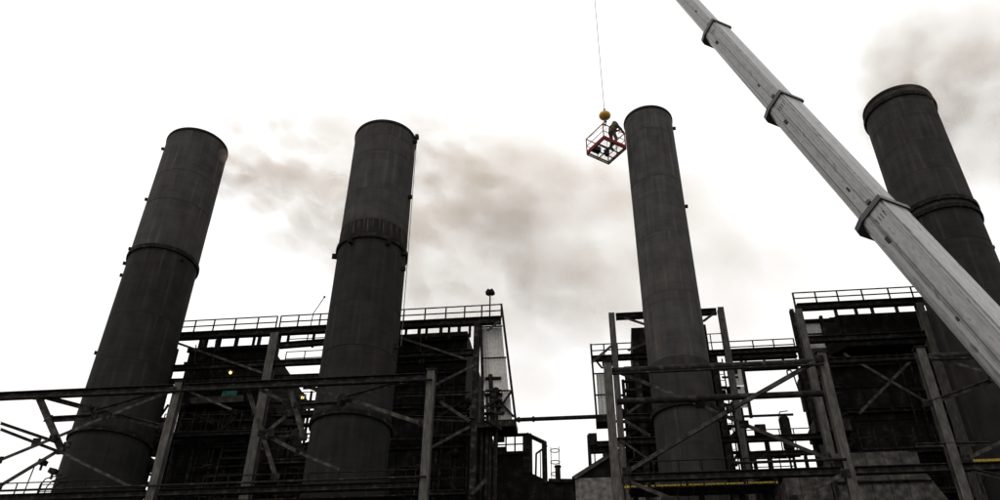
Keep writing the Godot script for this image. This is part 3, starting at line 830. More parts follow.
	var hook := [Vector3(8.75, 17.6, -38.8), Vector3(8.75, 19.1, -38.8), Vector3(8.83, 19.25, -38.8), Vector3(9.2, 19.28, -38.8)]
	for k in 3:
		member(g, "overflow_pipe", "pipe", .05, "dark", hook[k], hook[k + 1])
	g = thing("vent_pipe", "small crooked vent pipe hanging below the walkway bridge beside the hopper deck", "pipe", Vector3(9.5, 20, -38))
	hook = [Vector3(9.75, 19.6, -38), Vector3(9.6, 20.9, -38), Vector3(9.5, 21.05, -38), Vector3(9.35, 21.0, -38), Vector3(9.35, 20.8, -38)]
	for k in 4:
		member(g, "pipe", "pipe", .07, "dark", hook[k], hook[k + 1])
	# pipe bundle in the slit beside stack 1
	g = thing("pipe_bundle", "tangle of dark pipes in the bright slit beside the soot-dark smokestack", "pipes", Vector3(-21.5, 0, -38.2))
	for a in [[-22.1, 0, -22.25, 24], [-22.75, 0, -22.9, 22.0], [-23.6, 0, -23.7, 18.4]]:
		member(g, "riser", "pipe", .2, "dark", Vector3(a[0], a[1], -38.2), Vector3(a[2], a[3], -38.2))
	for a in [[-24.2, 21.3, -21.6, 21.6], [-24.3, 20.0, -21.6, 19.9], [-24.3, 19.3, -21.6, 19.2], [-24.6, 18.3, -21.6, 18.0], [-24.6, 17.4, -21.6, 17.2], [-24.6, 16.6, -21.6, 16.5], [-24.6, 15.9, -21.6, 15.9]]:
		member(g, "branch", "pipe", .26, "dark", Vector3(a[0], a[1], -38.3), Vector3(a[2], a[3], -38.3))
	for a in [[-22.5, 20.4], [-22.0, 18.7], [-22.9, 19.0], [-22.2, 17.5], [-23.3, 17.9], [-23.4, 16.9], [-22.6, 16.2], [-24.0, 16.2]]:
		part(g, "valve", unit.ball, "dark", Transform3D(Basis.from_scale(Vector3(.75, .7, .6)), Vector3(a[0], a[1], -38.15)))
	block(g, "valve_box", "dark", Vector3(-22.6, 18.2, -38.7), Vector3(-21.8, 20.1, -38.4), "tube")
	member(g, "strut", "angle", .14, "dark", Vector3(-24.1, 15.8, -38.4), Vector3(-22.0, 20.8, -38.4))
	member(g, "strut", "angle", .14, "dark", Vector3(-22.2, 15.8, -38.45), Vector3(-23.6, 19.4, -38.45))
	# cross-level gear between the two boilers
	g = thing("pipe_bundle", "dark pipes and valves in the gap between first boiler and banded smokestack", "pipes", Vector3(-14.5, 0, -39))
	for a in [[21.2, .2], [20.5, .14], [19.9, .22]]:
		member(g, "branch", "pipe", a[1], "dark", Vector3(-17.2, a[0], -39.4), Vector3(-12.5, a[0] - .15, -39.4))
	for x in [-15.6, -14.9, -14.0, -13.5]:
		member(g, "riser", "pipe", .14, "dark", Vector3(x, 0, -39.6), Vector3(x + .05, 21.6 + .3 * sin(x * 5.0), -39.6))
	for a in [[-15.2, 20.7], [-14.3, 19.6], [-13.6, 20.9]]:
		part(g, "valve", unit.ball, "dark", Transform3D(Basis.from_scale(Vector3(.5, .55, .5)), Vector3(a[0], a[1], -39.3)))
	more_steel()
	# green sheet
	var c := MeshInstance3D.new()
	var st := begin()
	var n := FastNoiseLite.new(); n.seed = 8; n.frequency = .9
	var grid := []
	for i in 9:
		var row := []
		for j in 6:
			row.append(Vector3(-19.25 + i * .1, 21.75 - j * .1 - .04 * absf(i - 4.0), -38.45 + .12 * n.get_noise_2d(i * 1.3, j * 1.3)))
		grid.append(row)
	for i in 8:
		for j in 5:
			quad(st, grid[i][j + 1], grid[i + 1][j + 1], grid[i + 1][j], grid[i][j])
			var b := Vector3(0, 0, -.01)
			quad(st, grid[i][j] + b, grid[i + 1][j] + b, grid[i + 1][j + 1] + b, grid[i][j + 1] + b)
	c.mesh = done(st)
	c.material_override = mats.green_sheet
	tag(c, "tarpaulin", "small green tarpaulin hung under the deck near a yellow bulb", "tarpaulin")
	var sh := thing("sheet_shelter", "narrow pale shelter roof strip under the green tarpaulin", "roof", Vector3(-19.5, 0, -38.4))
	for k in 6:
		part(sh, "sheet", unit.box, "sheeting", Transform3D(Basis(Vector3(.46, 0, 0), Vector3(0, .3, .12), Vector3(0, -.01, .03)), Vector3(-20.6 + k * .48, 20.95, -38.3)))
	member(sh, "bearer", "angle", .1, "dark", Vector3(-21.0, 20.8, -38.4), Vector3(-17.5, 20.8, -38.4))

func catwalk(label: String, x0: float, x1: float, y: float, z: float, posts: int, r := .05):
	var c := thing("catwalk", label, "walkway", Vector3((x0 + x1) / 2, 0, z), "catwalks around the boilers")
	for k in int((x1 - x0) / .6):
		part(c, "deck_plank", unit.box, "dark", Transform3D(Basis.from_scale(Vector3(.58, .05, .8)), Vector3(x0 + .3 + k * .6, y, z)))
	member(c, "bearer", "ibeam", .14, "dark", Vector3(x0, y - .13, z + .35), Vector3(x1, y - .13, z + .35), Vector3.UP, .2)
	handrail(c, Vector3(x0, y, z + .38), Vector3(x1, y, z + .38), posts, 1.05, "dark", r)
	for x in [x0 + .3, x1 - .3]:
		member(c, "leg", "ibeam", .14, "dark", Vector3(x, 0, z - .3), Vector3(x, y, z - .3), Vector3.BACK)

func ladder(label: String, x: float, y0: float, y1: float, z: float):
	var l := thing("steel_ladder", label, "ladder", Vector3(x, y0, z), "steel ladders on the boilers")
	for s in [-.24, .24]:
		member(l, "stile", "box", .06, "dark", Vector3(x + s, y0, z), Vector3(x + s, y1, z), Vector3.BACK)
	for k in int((y1 - y0) / .32):
		member(l, "rung", "pipe", .035, "dark", Vector3(x - .24, y0 + .2 + k * .32, z), Vector3(x + .24, y0 + .2 + k * .32, z))

func pipework(label: String, x0: float, x1: float, y0: float, y1: float, z: float, n: int, sd: int):
	# risers, cross runs, slanting struts and valves of one pipe group
	var r := RandomNumberGenerator.new()
	r.seed = sd
	var g := thing("pipe_group", label, "pipes", Vector3((x0 + x1) / 2, 0, z), "pipe groups between the boilers")
	for k in n:
		var x := r.randf_range(x0, x1)
		member(g, "riser", "pipe", r.randf_range(.08, .2), "pipe" if k % 3 == 0 else "dark", Vector3(x, 0, z - r.randf() * .5), Vector3(x + r.randf_range(-.1, .1), r.randf_range(lerpf(y0, y1, .4), y1), z - r.randf() * .5))
		var y := r.randf_range(y0, y1)
		var a := r.randf_range(x0, lerpf(x0, x1, .6))
		member(g, "cross_run", "pipe", r.randf_range(.07, .2), "pipe" if k % 2 == 0 else "dark", Vector3(a, y, z + .1), Vector3(minf(x1, a + r.randf_range(.8, 2.5)), y - .03, z + .1))
		if k % 2 == 0:
			y = r.randf_range(y0, y1 - 1.0)
			a = r.randf_range(x0, x1 - .8)
			var up := r.randf_range(-1.1, 1.3)
			member(g, "strut", "angle", .11, "dark", Vector3(a, y, z + .22), Vector3(minf(x1, a + r.randf_range(.7, 1.8)), y + up, z + .22))
		else:
			part(g, "valve", unit.ball, "dark", Transform3D(Basis.from_scale(Vector3(.4, .45, .4)), Vector3(x, r.randf_range(y0, y1), z)))

func more_steel():
	catwalk("railed catwalk across the first boiler below the green tarpaulin", -21.8, -16.9, 19.0, -38.3, 6)
	catwalk("railed catwalk bridging the gap beside the banded smokestack", -16.2, -12.9, 19.9, -38.3, 4)
	catwalk("railed catwalk lower in the gap beside the banded smokestack", -16.2, -12.9, 17.4, -38.3, 4)
	catwalk("railed catwalk low on the boiler behind the banded smokestack", -10.4, -6.1, 15.6, -38.3, 6)
	catwalk("railed catwalk across the hopper casing between the two front columns", 12.0, 16.0, 17.0, -38.6, 5)
	catwalk("railed catwalk by the foot of the smokestack behind the crane boom", 13.4, 20.0, 15.2, -38.9, 7)
	catwalk("railed catwalk on the far side of the slim grey smokestack's portal", 6.9, 9.8, 16.9, -38.2, 4)
	ladder("steel ladder up the boiler behind the banded smokestack", -7.3, 15.6, 22.4, -38.8)
	ladder("steel ladder up the first boiler near the highest yellow bulb", -20.4, 19.0, 24.4, -38.8)
	ladder("steel ladder beside the slim grey smokestack's portal column", 6.15, 13.4, 21.8, -38.0)
	ladder("steel ladder up the hopper casing beside the crane boom", 15.2, 15.2, 22.2, -38.9)
	pipework("dark pipes on the first boiler around the dim stair", -21.6, -16.8, 14.2, 21.5, -38.9, 16, 5)
	pipework("dark pipes in the gap low beside the banded smokestack", -16.4, -13.2, 14.2, 20.5, -40.5, 16, 6)
	pipework("dark pipes on the boiler behind the banded smokestack", -10.6, -5.6, 14.0, 21.8, -38.9, 16, 7)
	pipework("dark pipes left of the slim grey smokestack within its portal", .9, 2.5, 14.2, 21.4, -38.0, 12, 8)
	pipework("dark pipes right of the slim grey smokestack within its portal", 5.3, 7.0, 14.2, 21.4, -38.0, 12, 9)
	pipework("dark pipes under the end screen of the hopper deck", 10.0, 11.8, 14.5, 22.2, -38.6, 12, 10)
	pipework("dark pipes beside the front column next to the crane boom", 15.0, 17.6, 13.8, 22.5, -39.2, 16, 15)
	pipework("dark pipes behind the slit beside the soot-dark smokestack", -24.4, -22.0, 14.6, 19.2, -39.5, 12, 12)
	pipework("dark valves and pipes on the end platform below the corrugated screen", -5.5, -4.4, 18.9, 20.6, -37.6, 5, 13)

# ------------------------------------------------------------------ lamps
func lamps():
	var l := thing("floodlight", "twin-headed floodlight on a short post at the deck's end corner", "lamp", Vector3(-5.1, 24.55, DECK))
	member(l, "post", "pipe", .08, "dark", Vector3(-5.1, 24.6, DECK), Vector3(-5.1, 26.0, DECK))
	for s in [-1, 1]:
		part(l, "head", unit.tube, "dark", Transform3D(Basis(Vector3.BACK, .5 * s) * Basis.from_scale(Vector3(.2, .24, .3)), Vector3(-5.1 + s * .1, 26.12, DECK)))
	member(l, "bracket", "box", .06, "dark", Vector3(-5.25, 25.98, DECK), Vector3(-4.95, 25.98, DECK))
	l = thing("lamp_pole", "thin leaning pole with a small tip lamp on the deck rail", "lamp", Vector3(-14.7, 24.55, DECK))
	member(l, "pole", "pipe", .05, "dark", Vector3(-14.68, 24.6, DECK), Vector3(-14.64, 25.4, DECK))
	member(l, "arm", "pipe", .045, "dark", Vector3(-14.64, 25.4, DECK), Vector3(-14.18, 26.35, DECK))
	part(l, "head", unit.ball, "dark", Transform3D(Basis.from_scale(Vector3(.12, .14, .12)), Vector3(-14.16, 26.4, DECK)))
	for a in [[-22.75, 14.75, "floodlight clamped on the low brace before open sky"], [-22.15, 14.35, "floodlight on the hooped rail below the clamped one"]]:
		l = thing("floodlight", a[2], "lamp", Vector3(a[0], a[1], FRONT - .2))
		part(l, "head", unit.tube, "dark", Transform3D(Basis(Vector3.BACK, -.25) * Basis.from_scale(Vector3(.34, .2, .24)), Vector3(a[0], a[1] + .08, FRONT - .2)))
		member(l, "bracket", "box", .07, "dark", Vector3(a[0], a[1] - .25, FRONT - .2), Vector3(a[0], a[1] + .05, FRONT - .2))
	l = thing("hoop_rail", "hooped ladder guard rising from the platform beside the soot-dark smokestack", "ladder", Vector3(-22.6, 13.25, -32))
	for k in 3:
		var z := -32.0 - k * .3
		var p := [Vector3(-23.15 + k * .1, 13.25, z), Vector3(-23.1 + k * .1, 14.2, z), Vector3(-22.95 + k * .1, 14.45, z), Vector3(-22.3 + k * .1, 14.6, z)]
		for j in 3:
			member(l, "hoop", "pipe", .05, "dark", p[j], p[j + 1])
	for y in [13.6, 13.9, 14.2]:
		member(l, "rung", "pipe", .04, "dark", Vector3(-23.13, y, -32), Vector3(-22.3, y + .1, -32.3))
	member(l, "post", "pipe", .05, "dark", Vector3(-23.75, 13.25, -32), Vector3(-23.65, 15.0, -32))
	var glow := plain("lamp_glow", 1.0, .9, .6, .4)
	glow.emission_enabled = true
	glow.emission = Color(1.0, .92, .58)
	glow.emission_energy_multiplier = 2.2
	for a in [[-19.1, 22.62, "glowing yellow bulb highest under the deck near the green tarpaulin"], [-16.72, 18.2, "glowing yellow bulb lowest beside the dim stair"], [-14.9, 20.97, "glowing yellow bulb in the gap beside the banded smokestack"]]:
		var q := Vector3(a[0], a[1], -38.55)
		l = thing("bulb_lamp", a[2], "lamp", q, "yellow bulb lamps")
		part(l, "bulb", unit.ball, "lamp_glow", Transform3D(Basis.from_scale(Vector3(.15, .17, .15)), q))
		part(l, "reflector", lathe([Vector2(.2, .07), Vector2(.06, .16), Vector2(.05, .22)], 16), "dark", Transform3D(Basis(), q))
		member(l, "bracket", "box", .05, "dark", q + Vector3(0, .2, 0), q + Vector3(0, .4, -.5), Vector3.RIGHT)
		var o := OmniLight3D.new()
		o.light_color = Color(1.0, .82, .45)
		o.light_energy = .12
		o.light_size = .08
		o.omni_range = 12.0
		o.omni_attenuation = 2.0
		o.shadow_enabled = true
		o.name = "light"
		l.add_child(o)

# ------------------------------------------------------------------ crane
func boom_section(w: float, h: float, a: Vector3, b: Vector3, x: Vector3, z: Vector3) -> ArrayMesh:
	# hollow-box telescopic section: flat top, straight sides, tapered belly; bevelled edges
	var c := .07 * w
	var poly := [Vector2(-w / 2, h / 2 - c), Vector2(-w / 2 + c, h / 2), Vector2(w / 2 - c, h / 2), Vector2(w / 2, h / 2 - c), Vector2(w / 2, -h * .22), Vector2(w * .44, -h * .36), Vector2(w * .26, -h / 2), Vector2(-w * .26, -h / 2), Vector2(-w * .44, -h * .36), Vector2(-w / 2, -h * .22)]
	var st := SurfaceTool.new()
	st.begin(Mesh.PRIMITIVE_TRIANGLES)
	var total := 0.0
	var run := [0.0]
	for i in poly.size():
		total += (poly[(i + 1) % poly.size()] - poly[i]).length()
		run.append(total)
	var l := (b - a).length()
	for i in poly.size():
		var p: Vector2 = poly[i]
		var q: Vector2 = poly[(i + 1) % poly.size()]
		var e := q - p
		var n := (x * -e.y + z * e.x).normalized()
		var v := [a + x * p.x + z * p.y, a + x * q.x + z * q.y, b + x * q.x + z * q.y, b + x * p.x + z * p.y]
		var uv := [Vector2(run[i] / total, 0), Vector2(run[i + 1] / total, 0), Vector2(run[i + 1] / total, l / 16.0), Vector2(run[i] / total, l / 16.0)]
		var order := [0, 1, 2, 0, 2, 3]
		if (v[1] - v[0]).cross(v[2] - v[0]).dot(n) > 0:
			order = [0, 2, 1, 0, 3, 2]
		for j in order:
			st.set_normal(n); st.set_uv(uv[j]); st.add_vertex(v[j])
	return st.commit()

func crane():
	var tip := Vector3(1.61, 57.5, -34.15)
	var foot := Vector3(12.09, 2.9, -17.31)
	var dir := (tip - foot).normalized()
	var x := dir.cross(Vector3.UP).normalized()          # across the boom
	var z := x.cross(dir).normalized()                   # its top side
	if z.y < 0: z = -z; x = -x
	var total := (tip - foot).length()
	var c := thing("mobile_crane", "white telescopic crane boom with black collars rising across the sky", "crane", Vector3(foot.x, 0, foot.z))
	# distances along the boom at which each section's collar sits
	var at := [0.0, 16.0, 23.55, 31.1, total]
	var w := [1.12, 1.0, .90, .70]
	var h := [1.10, 1.0, .90, .70]
	var rng := RandomNumberGenerator.new()
	rng.seed = 12
	for k in 4:
		var a: Vector3 = foot + dir * (at[k] - (.8 if k > 0 else 0.0))
		var b: Vector3 = foot + dir * at[k + 1]
		var s := part(c, "boom_section", boom_section(w[k], h[k], Vector3.ZERO, b - a, x, z), "boom_paint", Transform3D(Basis(), a))
		if k < 3:
			# wear-pad collar: a broad frame round the section's head, with a deeper lobe underneath
			var st := begin()
			var ww: float = w[k] / 2 + .06
			var hh: float = h[k] / 2 + .06
			extrude(st, PackedVector2Array([Vector2(-ww, hh), Vector2(ww, hh), Vector2(ww, -hh * .5), Vector2(ww * .8, -hh * 1.15), Vector2(ww * .5, -hh * 1.3), Vector2(-ww * .5, -hh * 1.3), Vector2(-ww * .8, -hh * 1.15), Vector2(-ww, -hh * .5)]), -.10, .10)
			part(c, "collar", done(st), "collar_paint", Transform3D(Basis(x, dir, -z) if x.cross(dir).dot(-z) > 0 else Basis(x, dir, z), b))
			var ds := Basis(x, dir, x.cross(dir))
			for side in [-1, 1]:
				for j in 4:
					part(c, "pad_slot", unit.box, "hole", Transform3D(ds * Basis.from_scale(Vector3(.015, .24, .018)), b - dir * .55 + x * side * (w[k] / 2 + .004) + z * (h[k] * (.32 - j * .1))))
				part(c, "pin_hole", unit.tube, "hole", Transform3D(ds * Basis.from_scale(Vector3(.03, .26, .12)), b - dir * 1.35 + x * side * (w[k] / 2 + .006) - z * h[k] * .1))
				part(c, "pad_bolt", unit.tube, "collar_paint", Transform3D(ds * Basis.from_scale(Vector3(.08, .14, .14)), b + dir * .3 + x * side * (w[k + 1] / 2 + .03) + z * h[k + 1] * .2))
		var len := (b - a).length()
		for side in [-1, 1]:
			for j in [.36, -.16]:
				part(c, "edge_strip", unit.box, "boom_paint", Transform3D(Basis(x * .02, dir * (len - 1.2), x.cross(dir) * .05), (a + b) * .5 + x * side * (w[k] / 2 + .008) + z * h[k] * j))
			for j in int(len / 4.5):
				var q := a + dir * (2.0 + j * 4.5 + rng.randf())
				part(c, "access_hole", unit.tube, "hole", Transform3D(Basis(x * .02, dir * rng.randf_range(.12, .26), x.cross(dir) * .07), q + x * side * (w[k] / 2 + .004) + z * rng.randf_range(-.1, .2)))
	part(c, "tip_sheave", lathe([Vector2(.05, -.2), Vector2(.42, -.2), Vector2(.36, 0), Vector2(.42, .2), Vector2(.05, .2)], 32), "collar_paint", Transform3D(Basis(dir, x, z), tip))
	block(c, "tip_head", "boom_paint", tip - Vector3(.35, .5, .35), tip + Vector3(.35, .5, .35), "tube")
	# carrier below the frame
	var base := Vector3(foot.x, 0, foot.z)
	block(c, "chassis", "collar_paint", base + Vector3(-1.35, .8, -4.5), base + Vector3(1.35, 1.6, 6.0), "tube")
	block(c, "turntable", "boom_paint", base + Vector3(-1.2, 1.6, -1.5), base + Vector3(1.2, 2.5, 2.6), "tube")
	block(c, "cab", "boom_paint", base + Vector3(-1.3, 1.6, 4.0), base + Vector3(.2, 3.0, 5.9), "tube")
	for side in [-1.2, 1.2]:
		for k in [-3.6, -1.9, 3.1, 4.8]:
			var wheel := member(c, "wheel", "pipe", 1.2, "black_rubber", base + Vector3(side - .2, .6, k), base + Vector3(side + .2, .6, k))
			member(wheel, "rim", "pipe", .6, "boom_paint", base + Vector3(side - .22, .6, k), base + Vector3(side + .22, .6, k))
	member(c, "lift_cylinder", "pipe", .36, "boom_paint", base + Vector3(-.4, 2.0, -1.0), foot + dir * 6.0 - z * .6)

	var r := thing("hoist_rope", "thin steel hoist rope hanging down to the yellow hook ball", "rope", Vector3(1.55, 35.6, -34.15))
	member(r, "strand", "pipe", .034, "rope", Vector3(1.55, 35.55, -34.15), Vector3(1.55, 57.0, -34.15))
	r = thing("hook_ball", "yellow headache ball with hook above the red basket", "hook", Vector3(1.55, 34.7, -34.15))
	part(r, "ball", unit.ball, "ball_paint", Transform3D(Basis.from_scale(Vector3(.66, .48, .66)), Vector3(1.55, 35.15, -34.15)))
	member(r, "socket", "pipe", .12, "collar_paint", Vector3(1.55, 35.4, -34.15), Vector3(1.55, 35.65, -34.15))
	member(r, "swivel", "pipe", .14, "collar_paint", Vector3(1.55, 34.7, -34.15), Vector3(1.55, 34.9, -34.15))
	var hk := []
	for k in 9:
		var u := PI * (1.5 - k / 8.0 * 1.25)
		hk.append(Vector3(1.55 + .12 * cos(u), 34.56 + .14 * sin(u) + .0, -34.15))
	hk.push_front(Vector3(1.55, 34.72, -34.15))
	for k in 8:
		member(r, "hook", "pipe", .07, "collar_paint", hk[k + 1], hk[k + 2] if k < 7 else hk[9])
	member(r, "hook_shank", "pipe", .08, "collar_paint", Vector3(1.55, 34.72, -34.15), Vector3(1.55, 34.4, -34.15))

# ------------------------------------------------------------------ basket and person
func basket_and_person():
	var n := Vector3(1.36, 32.5, -33.14)
	var l := Vector3(.44, 32.5, -34.26)
	var r := Vector3(2.50, 32.5, -34.02)
	var f := l + r - n
	var up := Vector3.UP
	var b := thing("man_basket", "red steel man basket slung from the hook beside the slim grey smokestack", "basket", (n + f) * .5)
	var ring := [n, l, f, r]
	for k in 4:
		var a: Vector3 = ring[k]
		var c: Vector3 = ring[(k + 1) % 4]
		member(b, "post", "tube", .06, "red_paint", a, a + up * 1.08, Vector3.BACK)
		member(b, "toe_board", "box", .04, "red_paint", a + up * .1, c + up * .1, up, .24 if k in [0, 3] else .1)
		member(b, "top_rail", "tube", .045, "red_paint", a + up * 1.08, c + up * 1.08)
		member(b, "mid_rail", "tube", .03, "red_paint", a + up * .58, c + up * .58)
		member(b, "floor_frame", "tube", .055, "dark", a - up * .04, c - up * .04)
		member(b, "sling", "pipe", .02, "rope", a + up * 1.08, Vector3(1.55, 34.42, -34.15))
		if k in [0, 3]:
			continue
		var mid := (a + c) * .5
		member(b, "post", "tube", .04, "red_paint", mid, mid + up * 1.08, Vector3.BACK)
	for k in [1, 2]:
		member(b, "floor_bar", "tube", .05, "dark", n.lerp(l, k / 3.0), r.lerp(f, k / 3.0))
	member(b, "floor_bar", "tube", .05, "dark", n.lerp(r, .5), l.lerp(f, .5))
	for k in range(1, 16):
		member(b, "floor_wire", "box", .006, "dark", n.lerp(l, k / 16.0) + up * .02, r.lerp(f, k / 16.0) + up * .02, up)
		member(b, "floor_wire", "box", .006, "dark", n.lerp(r, k / 16.0) + up * .03, l.lerp(f, k / 16.0) + up * .03, up)
	var k := thing("tool_bag", "black tool bag on the floor of the red basket", "bag", Vector3(.95, 32.54, -34.1))
	part(k, "body", unit.tube, "black_rubber", Transform3D(Basis(Vector3.UP, .6) * Basis.from_scale(Vector3(.42, .3, .3)), Vector3(.95, 32.69, -34.15)))
	member(k, "handle", "pipe", .04, "black_rubber", Vector3(.85, 32.88, -34.15), Vector3(1.05, 32.88, -34.15))
	k = thing("bucket", "small dark bucket on the floor of the red basket", "bucket", Vector3(1.5, 32.54, -34.5))
	part(k, "body", lathe([Vector2(.01, 0), Vector2(.12, 0), Vector2(.16, .32), Vector2(.14, .32), Vector2(.11, .03), Vector2(.01, .03)], 20), "black_rubber", Transform3D(Basis(), Vector3(1.5, 32.54, -34.5)))
	member(k, "handle", "pipe", .02, "rope", Vector3(1.35, 32.86, -34.5), Vector3(1.65, 32.86, -34.5))
	person()

func smin(a: float, b: float, k: float) -> float:
	var h := maxf(k - absf(a - b), 0.0) / k
	return minf(a, b) - h * h * k * .25

func capsule(p: Vector3, a: Vector3, b: Vector3, ra: float, rb: float) -> float:
	var ab := b - a
	var t := clampf((p - a).dot(ab) / ab.length_squared(), 0.0, 1.0)
	return (p - a - ab * t).length() - lerpf(ra, rb, t)

func net(bones: Array, cell: float, k: float) -> ArrayMesh:
	# surface nets of tapered capsules [a, b, ra, rb] joined with a smooth minimum
	var lo := Vector3.ONE * 1e9
	var hi := -lo
	for b in bones:
		for e in [[b[0], b[2]], [b[1], b[3]]]:
			lo = lo.min(e[0] - Vector3.ONE * (e[1] + cell * 3)); hi = hi.max(e[0] + Vector3.ONE * (e[1] + cell * 3))
	var s := Vector3i((hi - lo) / cell) + Vector3i.ONE
	var field := PackedFloat32Array()
	field.resize(s.x * s.y * s.z)
	field.fill(9.0)
	for b in bones:
		var m: float = maxf(b[2], b[3]) + cell * 2.5 + k
		var i0 := Vector3i(((b[0] as Vector3).min(b[1]) - Vector3.ONE * m - lo) / cell).max(Vector3i.ZERO)
		var i1 := Vector3i(((b[0] as Vector3).max(b[1]) + Vector3.ONE * m - lo) / cell).min(s - Vector3i.ONE)
		for z in range(i0.z, i1.z + 1):
			for y in range(i0.y, i1.y + 1):
				for x in range(i0.x, i1.x + 1):
					var at := x + s.x * (y + s.y * z)
					field[at] = smin(field[at], capsule(lo + Vector3(x, y, z) * cell, b[0], b[1], b[2], b[3]), k)
	var index := {}
	var verts := PackedVector3Array()
	var tris := PackedInt32Array()
	var step := [1, s.x, s.x * s.y]
	for z in s.z - 1:
		for y in s.y - 1:
			for x in s.x - 1:
				var at: int = x + s.x * (y + s.y * z)
				var inside := 0
				for c in 8:
					if field[at + (c & 1) + ((c >> 1) & 1) * s.x + (c >> 2) * s.x * s.y] < 0.0: inside += 1
				if inside == 0 or inside == 8: continue
				var sum := Vector3.ZERO
				var cnt := 0
				for c in 8:
					for ax in 3:
						if (c >> ax) & 1: continue
						var o := Vector3(c & 1, (c >> 1) & 1, c >> 2)
						var fa: float = field[at + (c & 1) + ((c >> 1) & 1) * s.x + (c >> 2) * s.x * s.y]
						var fb: float = field[at + (c & 1) + ((c >> 1) & 1) * s.x + (c >> 2) * s.x * s.y + step[ax]]
						if (fa < 0.0) == (fb < 0.0): continue
						var d := Vector3.ZERO
						d[ax] = fa / (fa - fb)
						sum += o + d
						cnt += 1
				index[at] = verts.size()
				verts.append(lo + (Vector3(x, y, z) + sum / cnt) * cell)
	for at in index:
		for ax in 3:
			var fa: float = field[at]
			var fb: float = field[at + step[ax]]
			if (fa < 0.0) == (fb < 0.0): continue
			var u: int = step[(ax + 1) % 3]
			var v: int = step[(ax + 2) % 3]
			if not (index.has(at - u) and index.has(at - v) and index.has(at - u - v)): continue
			var q := [index[at], index[at - u], index[at - u - v], index[at - v]]
			if fa < 0.0:
				tris.append_array([q[0], q[1], q[2], q[0], q[2], q[3]])
			else:
				tris.append_array([q[0], q[2], q[1], q[0], q[3], q[2]])
	var st := SurfaceTool.new()
	st.begin(Mesh.PRIMITIVE_TRIANGLES)
	st.set_smooth_group(0)
	for v in verts: st.add_vertex(v)
	for i in tris: st.add_index(i)
	st.generate_normals()
	return st.commit()

